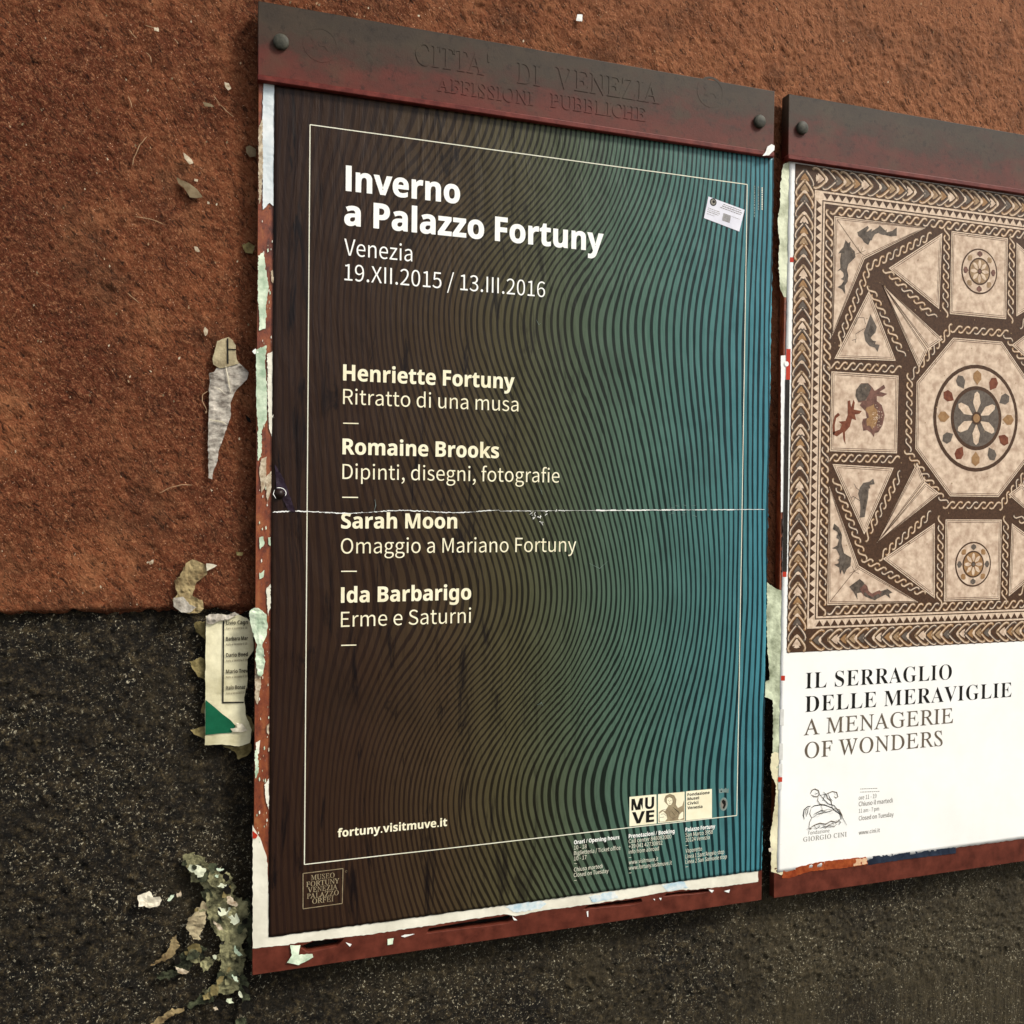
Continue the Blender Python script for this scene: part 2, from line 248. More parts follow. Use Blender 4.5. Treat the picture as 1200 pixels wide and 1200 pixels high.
# ------------------------------------------------------------------ letter shapes: character, advance | closed outline x y x y ...
LIGHT = '''
A581|4 0 93 0 160 214 416 214 483 0 577 0 339 700 241 700|182 284 241 470 286 628 290 628 394 284
B627|96 0 319 0 393 6 457 23 510 51 550 91 576 142 584 205 580 250 566 287 544 319 516 343 482 361 442 372 442 377 473 391 498 410 518 435 532 463 541 495 544 529 536 584 513 628 477 661 429 683 371 696 304 700 96 700|184 403 184 630 343 628 384 619 416 605 439 583 453 554 457 518 453 484 440 456 418 433 386 417 343 407 288 403|184 71 184 334 307 334 363 331 411 321 448 304 475 279 492 248 498 208 492 165 475 131 447 104 410 85 362 74 307 71
C609|360 -12 404 -9 444 -1 481 14 515 33 546 58 575 88 526 144 479 102 453 86 426 74 396 67 364 65 301 74 248 100 205 142 173 199 153 270 146 352 153 434 174 503 207 559 251 601 305 626 367 635 396 633 447 617 470 604 510 569 558 626 509 669 479 686 444 700 407 709 366 712 281 701 206 669 144 616 96 544 66 455 55 350 66 244 96 155 142 83 203 31 277 -1
D657|96 0 275 0 372 11 453 42 517 93 563 163 591 249 601 352 591 456 563 542 517 610 452 660 370 690 271 700 96 700|184 73 184 628 264 628 339 620 401 596 449 557 483 503 503 435 510 352 503 270 483 201 449 146 401 106 339 81 264 73
E562|96 0 510 0 510 75 184 75 184 330 450 330 450 406 184 406 184 626 499 626 499 700 96 700
F527|96 0 184 0 184 314 452 314 452 389 184 389 184 626 499 626 499 700 96 700
G658|371 -12 417 -10 459 -2 498 11 532 27 562 46 587 69 587 363 357 363 357 289 506 289 506 106 491 94 451 76 405 66 380 65 311 74 253 100 207 142 173 199 153 270 146 352 154 434 175 503 210 559 256 601 313 626 379 635 412 633 441 626 467 616 491 602 530 569 578 626 529 667 498 685 463 699 422 709 376 712 288 701 211 669 146 616 97 544 66 455 55 350 66 244 96 155 144 83 208 31 284 -1
H695|96 0 184 0 184 330 511 330 511 0 600 0 600 700 511 700 511 407 184 407 184 700 96 700
I280|96 0 184 0 184 700 96 700
J511|226 -12 288 -5 337 17 374 51 400 95 414 147 419 205 419 700 330 700 330 214 327 166 318 128 302 100 280 80 252 69 218 65 193 67 171 73 150 83 131 99 96 144 33 98 56 65 82 37 112 16 146 0 184 -9
K617|96 0 184 0 184 222 305 365 515 0 613 0 360 435 580 700 479 700 186 349 184 700 96 700
L519|96 0 491 0 491 75 184 75 184 700 96 700
M775|96 0 176 0 175 420 164 594 168 594 357 71 416 71 605 594 608 594 597 420 597 0 679 0 679 700 573 700 439 326 391 180 387 180 202 700 96 700
N690|96 0 180 0 179 404 169 586 173 586 248 442 503 0 594 0 594 700 510 700 510 299 522 115 518 115 442 259 186 700 96 700
O709|354 -12 437 -1 510 32 570 86 615 158 643 247 653 352 643 457 615 545 570 617 510 669 437 701 354 712 271 701 199 669 139 617 94 545 65 457 55 352 65 247 94 158 139 86 199 32 271 -1|354 65 295 74 244 101 203 143 172 200 153 270 146 352 153 434 172 503 203 559 244 601 295 626 354 635 413 626 464 601 506 559 537 503 556 434 562 352 556 270 537 200 506 143 464 101 413 74
P605|96 0 184 0 184 279 300 279 372 285 435 302 486 331 525 373 549 427 558 495 549 563 525 616 486 655 433 681 370 695 296 700 96 700|184 350 184 628 341 626 387 616 423 600 449 575 465 540 470 495 465 449 450 413 425 385 390 366 345 354 288 350
Q709|354 61 295 70 244 97 203 140 172 198 153 269 146 352 153 434 172 503 203 559 244 601 295 626 354 635 413 626 464 601 506 559 537 503 556 434 562 352 556 269 537 198 506 140 464 97 413 70|568 -176 626 -171 668 -159 651 -92 620 -99 578 -102 541 -100 507 -92 475 -79 448 -60 424 -37 406 -9 476 13 536 52 585 106 622 175 645 257 653 352 643 457 615 545 570 617 510 669 437 701 354 712 271 701 199 669 139 617 94 545 65 457 55 352 64 256 88 172 126 102 177 48 239 10 311 -10 335 -55 367 -95 406 -128 453 -154 507 -170
R606|184 368 184 628 352 626 395 617 428 601 452 577 467 545 472 504 467 462 452 428 428 402 395 383 352 371 302 368|480 0 580 0 402 307 447 322 485 344 516 373 540 409 555 453 560 504 551 569 528 619 491 657 442 682 383 696 315 700 96 700 96 0 184 0 184 297 310 297
S569|290 -12 359 -5 417 14 464 45 499 85 521 133 528 186 523 234 509 273 486 306 457 332 423 354 384 373 230 442 206 458 186 478 173 503 168 534 172 563 184 588 204 608 230 623 262 632 299 635 360 627 412 605 458 570 504 626 478 650 448 671 414 688 378 701 340 710 299 712 238 706 185 688 141 660 107 623 86 578 78 527 84 480 101 441 125 409 155 384 221 348 353 289 405 257 423 237 434 211 438 179 434 147 421 119 400 96 371 79 334 69 291 65 255 68 220 76 186 89 154 106 125 127 98 152 46 91 78 61 114 36 153 16 196 0 242 -9
T572|242 0 330 0 330 626 542 626 542 700 30 700 30 626 242 626
U689|345 -12 413 -6 473 16 524 54 562 111 587 188 596 288 596 700 511 700 511 286 505 212 488 154 463 113 429 85 389 70 345 65 301 70 262 85 229 113 203 154 187 212 181 286 181 700 94 700 94 288 102 188 127 111 165 54 216 16 276 -6
V549|224 0 327 0 549 700 459 700 279 90 275 90 263 130 94 700 1 700
W838|173 0 278 0 382 422 417 582 421 582 456 422 562 0 668 0 813 700 729 700 653 319 615 92 609 92 560 319 462 700 381 700 285 319 235 92 231 92 116 700 25 700
X547|16 0 110 0 266 303 270 303 435 0 532 0 327 357 518 700 425 700 323 505 282 418 278 418 267 438 127 700 30 700 221 362
Y507|209 0 297 0 297 271 508 700 416 700 256 349 252 349 240 375 93 700 -1 700 209 271
Z576|48 0 531 0 531 75 157 75 526 647 526 700 81 700 81 626 417 626 48 53
a538|207 -12 239 -10 299 9 327 25 379 62 382 62 390 0 461 0 461 319 457 380 443 431 419 474 385 505 339 525 282 532 241 529 202 521 133 495 78 464 112 404 182 442 238 457 267 459 305 454 333 440 353 419 366 392 372 361 374 329 274 313 194 292 133 265 90 229 65 186 56 135 61 91 76 55 99 26 129 5 166 -8|232 58 207 60 185 66 167 77 153 93 144 114 140 140 146 172 162 199 192 223 236 243 296 258 374 270 374 126 326 89 303 75 256 60
b590|316 -12 374 -4 427 21 473 61 509 116 533 185 541 267 535 343 518 407 488 460 448 499 397 523 335 532 306 529 278 522 223 496 172 459 176 552 176 760 88 760 88 0 158 0 165 53 169 53 192 34 241 5 292 -10|302 61 264 66 243 73 198 97 176 115 176 388 223 426 247 440 292 456 313 458 358 452 393 434 419 406 437 368 447 321 451 266 446 207 431 156 408 116 379 86 343 67
c487|292 -12 323 -10 382 5 410 18 460 53 422 112 387 86 346 67 300 60 255 67 216 85 184 115 160 154 145 203 139 259 145 315 161 364 186 403 218 433 258 452 303 458 322 457 358 446 406 414 450 471 410 501 386 514 331 530 299 532 234 524 175 500 124 460 85 406 59 339 50 259 58 179 82 112 119 59 168 20 227 -4
d592|265 -12 295 -10 352 9 377 24 422 61 425 61 433 0 504 0 504 760 416 760 416 561 421 472 376 504 330 525 275 532 217 523 164 498 118 458 82 404 59 337 51 259 57 179 77 112 109 58 151 19 204 -4|284 61 242 67 206 85 178 114 157 153 145 202 140 260 146 316 161 364 184 403 215 433 250 452 290 458 333 453 353 446 395 422 416 404 416 132 373 92 352 79 330 69
e529|298 -12 332 -11 392 3 419 13 468 40 437 98 377 68 332 59 308 57 261 63 220 80 187 106 161 142 143 187 136 239 485 239 489 288 483 358 465 417 435 466 394 502 343 524 282 532 223 523 169 499 121 459 84 405 59 338 50 259 58 179 83 113 122 59 172 20 231 -4|135 301 144 349 162 388 186 420 215 443 248 457 284 462 321 458 353 444 379 421 397 389 409 349 413 301
f310|32 448 102 448 102 0 189 0 189 448 299 448 299 519 189 519 191 631 197 657 207 677 221 691 240 700 282 701 321 689 340 756 300 768 269 772 206 767 168 752 139 727 118 693 106 651 102 602 102 519 32 514
g539|263 -239 338 -232 402 -214 454 -185 493 -149 517 -106 525 -59 520 -20 505 11 480 35 445 51 400 61 243 64 212 66 188 71 171 80 160 91 154 105 152 120 156 146 168 165 185 182 210 173 249 165 313 170 358 186 397 213 426 249 445 293 452 345 450 367 440 406 432 423 410 452 516 452 516 519 335 519 303 528 262 532 211 526 165 509 126 482 95 445 75 400 68 347 70 317 78 289 103 241 136 207 136 203 108 179 97 164 81 128 78 107 84 70 101 42 125 22 125 17 84 -16 58 -56 51 -78 49 -100 56 -141 76 -176 108 -203 151 -223 203 -235|262 223 233 227 207 239 185 257 167 281 156 311 152 347 156 382 167 412 184 436 206 453 233 464 262 468 291 464 318 453 340 436 358 412 369 382 372 347 368 311 357 281 340 257 317 239 291 227|275 -179 231 -176 194 -167 165 -154 143 -136 130 -114 125 -88 126 -73 137 -43 161 -14 178 0 234 -7 366 -9 392 -14 413 -22 427 -35 436 -52 439 -74 434 -100 419 -125 395 -146 362 -163 322 -175
h580|88 0 176 0 176 376 223 420 246 436 268 447 292 453 317 456 348 452 373 441 392 423 405 396 413 361 415 317 415 0 502 0 502 329 498 389 485 440 464 480 433 508 393 526 344 532 310 529 278 520 249 506 222 489 172 445 176 552 176 760 88 760
i263|88 0 176 0 176 519 88 519|132 626 148 627 174 641 188 667 190 684 188 700 174 724 148 738 132 740 116 738 90 724 76 700 74 684 76 667 90 641 116 627
j263|33 -231 80 -226 116 -210 143 -185 162 -151 172 -109 176 -59 176 519 89 519 89 -59 84 -114 76 -134 64 -149 47 -158 16 -161 -25 -152 -42 -218 -9 -227|132 626 148 627 173 641 188 667 190 684 188 700 173 724 148 738 132 740 116 738 90 724 75 700 74 684 75 667 90 641 116 627
k527|88 0 174 0 174 137 271 250 423 0 518 0 322 309 495 519 397 519 178 245 174 245 174 760 88 760
l271|180 -12 230 -5 218 62 200 60 187 64 177 85 176 760 88 760 90 69 97 40 109 18 127 1 150 -9
m884|88 0 176 0 176 376 199 401 244 436 265 447 306 456 336 452 360 441 379 423 392 396 399 361 402 317 402 0 489 0 489 376 536 421 558 436 579 447 620 456 650 452 674 441 693 423 706 396 714 361 716 317 716 0 803 0 803 329 799 389 786 440 765 480 734 508 695 526 647 532 615 529 586 519 557 504 529 484 475 433 462 461 446 486 425 505 399 520 368 529 331 532 301 529 272 520 245 506 218 488 168 443 159 519 88 519
n583|88 0 176 0 176 376 223 420 246 436 268 447 292 453 317 456 348 452 373 441 392 423 405 396 413 361 415 317 415 0 502 0 502 329 498 389 485 440 464 480 433 508 393 526 344 532 310 529 278 520 249 506 221 488 168 443 159 519 88 519
o579|289 -12 351 -4 408 20 457 59 495 112 520 179 529 259 520 339 495 406 457 460 408 500 351 524 289 532 228 524 171 500 122 460 84 406 59 339 50 259 59 179 84 112 122 59 171 20 228 -4|289 60 247 67 211 85 181 115 158 154 144 203 139 259 144 315 158 364 181 403 211 433 247 452 289 458 332 452 368 433 398 403 421 364 435 315 440 259 435 203 421 154 398 115 368 85 332 67
p592|88 -219 176 -219 173 48 220 15 269 -6 316 -12 374 -4 427 21 473 61 509 116 533 185 541 267 535 343 518 407 488 460 448 499 397 523 335 532 305 529 276 522 220 495 170 458 159 519 88 519|302 61 264 66 243 73 199 97 176 115 176 388 224 426 247 440 292 456 313 458 358 452 393 434 419 406 437 368 447 321 451 266 446 207 431 156 408 116 379 86 343 67
q592|416 -219 504 -219 504 519 435 519 424 470 379 504 331 525 275 532 217 523 164 498 118 458 82 404 59 337 51 259 57 179 77 112 109 58 151 19 204 -4 265 -12 294 -10 323 -3 375 23 421 60 416 -34|284 61 242 67 206 85 178 114 157 153 145 202 140 260 146 316 161 364 184 403 215 433 250 452 290 458 333 453 353 446 395 422 416 404 416 132 373 92 352 79 330 69
r371|88 0 176 0 176 333 194 373 215 404 237 426 260 442 283 451 306 454 333 451 356 445 372 520 347 529 317 532 289 529 262 519 236 503 212 481 190 455 170 424 159 519 88 519
s447|223 -12 280 -7 327 9 363 33 390 64 406 101 412 141 405 185 388 220 361 246 328 267 199 321 176 334 158 349 147 367 142 389 145 409 153 426 166 442 184 454 209 461 261 463 301 451 356 418 398 473 353 502 327 514 269 530 238 532 185 527 141 512 106 489 80 459 65 424 59 385 65 345 82 312 107 287 139 266 174 249 266 212 291 198 311 181 324 161 329 137 326 115 317 96 303 79 283 66 258 58 226 55 197 57 143 72 119 85 73 117 31 59 86 22 118 8 187 -10
t360|250 -12 300 -6 347 7 329 73 280 59 243 61 223 70 208 84 197 104 192 128 190 158 190 448 331 448 331 519 190 519 190 665 117 665 108 519 26 514 26 448 103 448 103 160 106 111 117 69 135 35 163 9 201 -7
u580|240 -12 274 -9 305 -1 333 13 360 32 411 81 414 81 420 0 493 0 493 519 406 519 406 151 359 101 337 84 315 72 291 65 265 63 234 67 210 77 191 96 178 122 171 157 168 519 80 519 80 190 84 129 97 79 119 39 150 11 190 -7
v498|200 0 302 0 485 519 399 519 253 71 248 71 103 519 12 519
w766|170 0 271 0 351 303 380 429 385 429 414 304 495 0 601 0 741 519 657 519 582 219 550 74 545 74 428 519 343 519 262 219 227 74 223 74 192 219 115 519 26 519
x476|14 0 106 0 228 214 233 214 243 199 366 0 461 0 290 262 448 519 357 519 247 318 243 318 122 519 28 519 185 270
y498|96 -223 144 -217 184 -199 218 -172 247 -135 271 -92 290 -44 485 519 400 519 307 231 265 84 260 84 103 519 12 519 221 -1 197 -71 182 -98 164 -120 144 -137 120 -148 85 -151 53 -143 35 -213 63 -221
z454|33 0 426 0 426 71 143 71 417 472 417 519 63 519 63 448 307 448 33 47
0530|265 -12 328 -2 381 28 424 78 456 149 476 240 483 352 476 463 456 554 424 623 381 673 328 703 265 712 203 703 150 673 106 623 74 554 55 463 48 352 55 240 74 149 106 78 150 28 203 -2|265 58 228 66 196 89 169 128 149 185 136 259 132 352 136 445 149 519 169 575 196 614 228 636 265 644 303 636 335 614 362 575 382 519 395 445 399 352 395 259 382 185 362 128 335 89 303 66
1530|84 0 468 0 468 73 328 73 328 700 261 700 197 671 116 650 116 595 241 595 241 73 84 73
2530|42 0 482 0 482 75 270 75 174 69 251 146 318 220 373 294 414 366 440 437 449 507 442 565 424 616 394 656 353 687 303 706 244 712 202 709 164 700 129 685 97 664 38 610 89 561 131 602 180 631 206 639 234 642 274 637 306 624 331 603 349 575 359 541 363 503 354 441 329 375 285 304 223 227 142 143 42 52
3530|251 -12 311 -6 365 12 411 40 446 80 469 129 477 187 471 232 456 272 433 305 403 331 368 351 329 365 329 370 364 385 394 406 419 431 437 462 449 497 453 538 446 589 426 632 395 667 354 692 305 707 248 712 210 710 174 701 141 689 110 672 53 629 100 574 143 609 167 623 218 640 245 642 280 638 309 628 332 611 349 589 360 562 364 531 360 495 346 463 321 436 285 415 235 402 170 397 170 330 242 326 299 313 340 292 367 264 383 230 388 190 383 153 370 121 348 95 320 76 285 64 245 60 208 63 175 72 145 85 118 101 73 140 28 84 82 37 116 17 155 1 200 -9
4530|325 0 407 0 407 193 500 193 500 263 407 263 407 700 310 700 19 250 19 193 325 193|325 263 110 263 269 501 326 605 329 605 325 496
5530|250 -12 308 -5 362 16 409 50 446 97 471 156 479 227 472 298 450 354 417 397 374 427 324 445 268 451 212 443 163 423 181 626 445 626 445 700 105 700 82 373 129 344 185 374 223 384 245 385 287 380 322 366 351 343 372 311 386 272 391 225 385 178 370 137 347 104 317 80 281 65 242 60 203 63 170 71 140 84 114 100 70 138 26 80 81 35 115 16 154 1 199 -9
6530|287 -12 340 -5 388 16 429 50 461 96 482 151 489 215 483 282 465 337 436 380 397 410 350 428 294 435 266 432 238 424 211 412 184 396 136 350 144 447 162 522 191 577 227 614 269 634 316 641 337 639 377 626 412 603 427 587 477 641 433 678 407 692 378 703 347 710 312 712 246 703 185 675 132 626 90 554 63 457 53 334 62 228 84 142 120 74 167 26 224 -3|138 281 161 310 185 333 210 350 234 361 280 370 319 365 350 350 375 328 392 297 402 259 406 215 402 170 390 131 372 100 348 76 319 61 287 56 246 63 212 82 183 114 161 158 146 214
7530|189 0 280 0 288 129 302 243 325 348 361 447 414 546 485 647 485 700 47 700 47 626 387 626 325 531 277 437 241 341 215 238 198 125
8530|267 -12 329 -6 382 12 426 40 458 76 479 120 486 168 482 213 469 251 450 283 426 310 369 352 369 357 411 399 430 426 446 457 457 490 461 526 455 577 438 622 410 659 372 687 325 704 269 711 217 705 171 688 133 661 103 626 84 583 77 533 81 498 91 466 106 438 125 413 172 371 172 368 140 348 110 323 84 293 63 258 49 218 44 174 51 123 73 78 107 40 152 12 206 -6|315 380 237 416 205 438 179 464 163 495 157 533 160 565 171 592 188 615 211 631 238 642 268 646 303 641 332 629 355 610 373 585 383 555 387 521 379 471 355 424|268 53 228 57 193 69 163 89 141 115 126 146 121 181 125 214 134 244 148 272 168 298 191 320 218 340 310 299 348 276 377 248 396 214 403 171 399 138 386 109 366 86 339 68 307 56
9530|224 -12 289 -3 348 26 400 77 442 152 469 253 478 380 470 482 447 565 411 630 364 676 307 703 243 712 190 705 142 684 101 650 70 605 49 549 42 485 48 419 66 364 95 321 133 290 180 272 235 265 264 268 293 276 348 306 396 350 387 254 368 179 340 124 305 87 265 67 222 60 199 62 157 74 137 85 103 114 55 59 100 22 126 8 155 -3 188 -10|395 424 372 394 347 370 322 352 298 340 273 333 249 330 211 335 180 350 156 373 138 403 128 441 124 485 128 530 140 569 158 601 182 625 211 639 244 645 285 638 320 619 349 588 371 545 387 490
.265|133 -12 149 -10 177 6 187 19 193 35 196 53 193 72 187 89 177 102 149 118 133 120 116 118 101 112 88 102 78 89 72 72 70 53 72 35 78 19 88 6 116 -10
,265|72 -181 112 -160 146 -134 174 -102 194 -66 207 -26 211 18 209 48 202 73 191 93 177 108 159 117 138 120 105 113 81 92 74 77 72 59 74 41 81 26 91 14 119 0 146 -1 143 -29 134 -54 120 -77 101 -98 78 -115 51 -130
/374|11 -171 74 -171 360 758 297 758
-331|44 234 288 234 288 301 44 301
:265|133 372 149 375 177 391 187 404 193 420 196 439 193 458 187 474 177 487 149 504 133 506 116 504 101 498 88 487 78 474 72 458 70 439 72 420 78 404 88 391 101 381 116 375|133 -12 149 -10 177 6 187 19 193 35 196 53 193 72 187 89 177 102 149 118 133 120 116 118 101 112 88 102 78 89 72 72 70 53 72 35 78 19 88 6 116 -10
+530|230 111 300 111 300 320 495 320 495 385 300 385 300 594 230 594 230 385 36 385 36 320 230 320
'265|105 461 159 461 176 639 178 736 86 736 88 639
@903|429 -165 501 -159 535 -152 601 -128 632 -111 608 -59 557 -84 529 -93 468 -105 435 -107 349 -97 272 -69 208 -22 160 42 128 123 117 220 132 337 172 437 233 519 310 580 398 618 492 631 581 621 655 592 713 547 754 487 779 414 788 332 782 268 766 214 741 170 711 138 678 119 644 112 618 115 598 126 585 143 578 167 578 199 627 451 570 451 556 407 545 423 519 446 505 454 471 459 412 449 362 420 321 378 290 326 271 269 265 212 269 167 282 129 302 100 328 78 359 65 393 60 417 63 441 70 485 96 523 134 526 134 533 109 545 88 562 73 583 61 608 55 636 53 685 61 734 85 779 125 815 180 840 250 849 336 838 435 806 521 754 592 685 645 600 678 499 689 384 674 278 630 187 560 116 466 70 351 53 217 67 102 105 7 163 -68 239 -122 329 -154|411 120 390 123 372 130 357 143 345 161 338 186 335 217 339 258 352 300 372 338 399 369 432 390 471 398 497 394 519 380 540 353 510 184 492 164 457 135 441 127
 214
'''
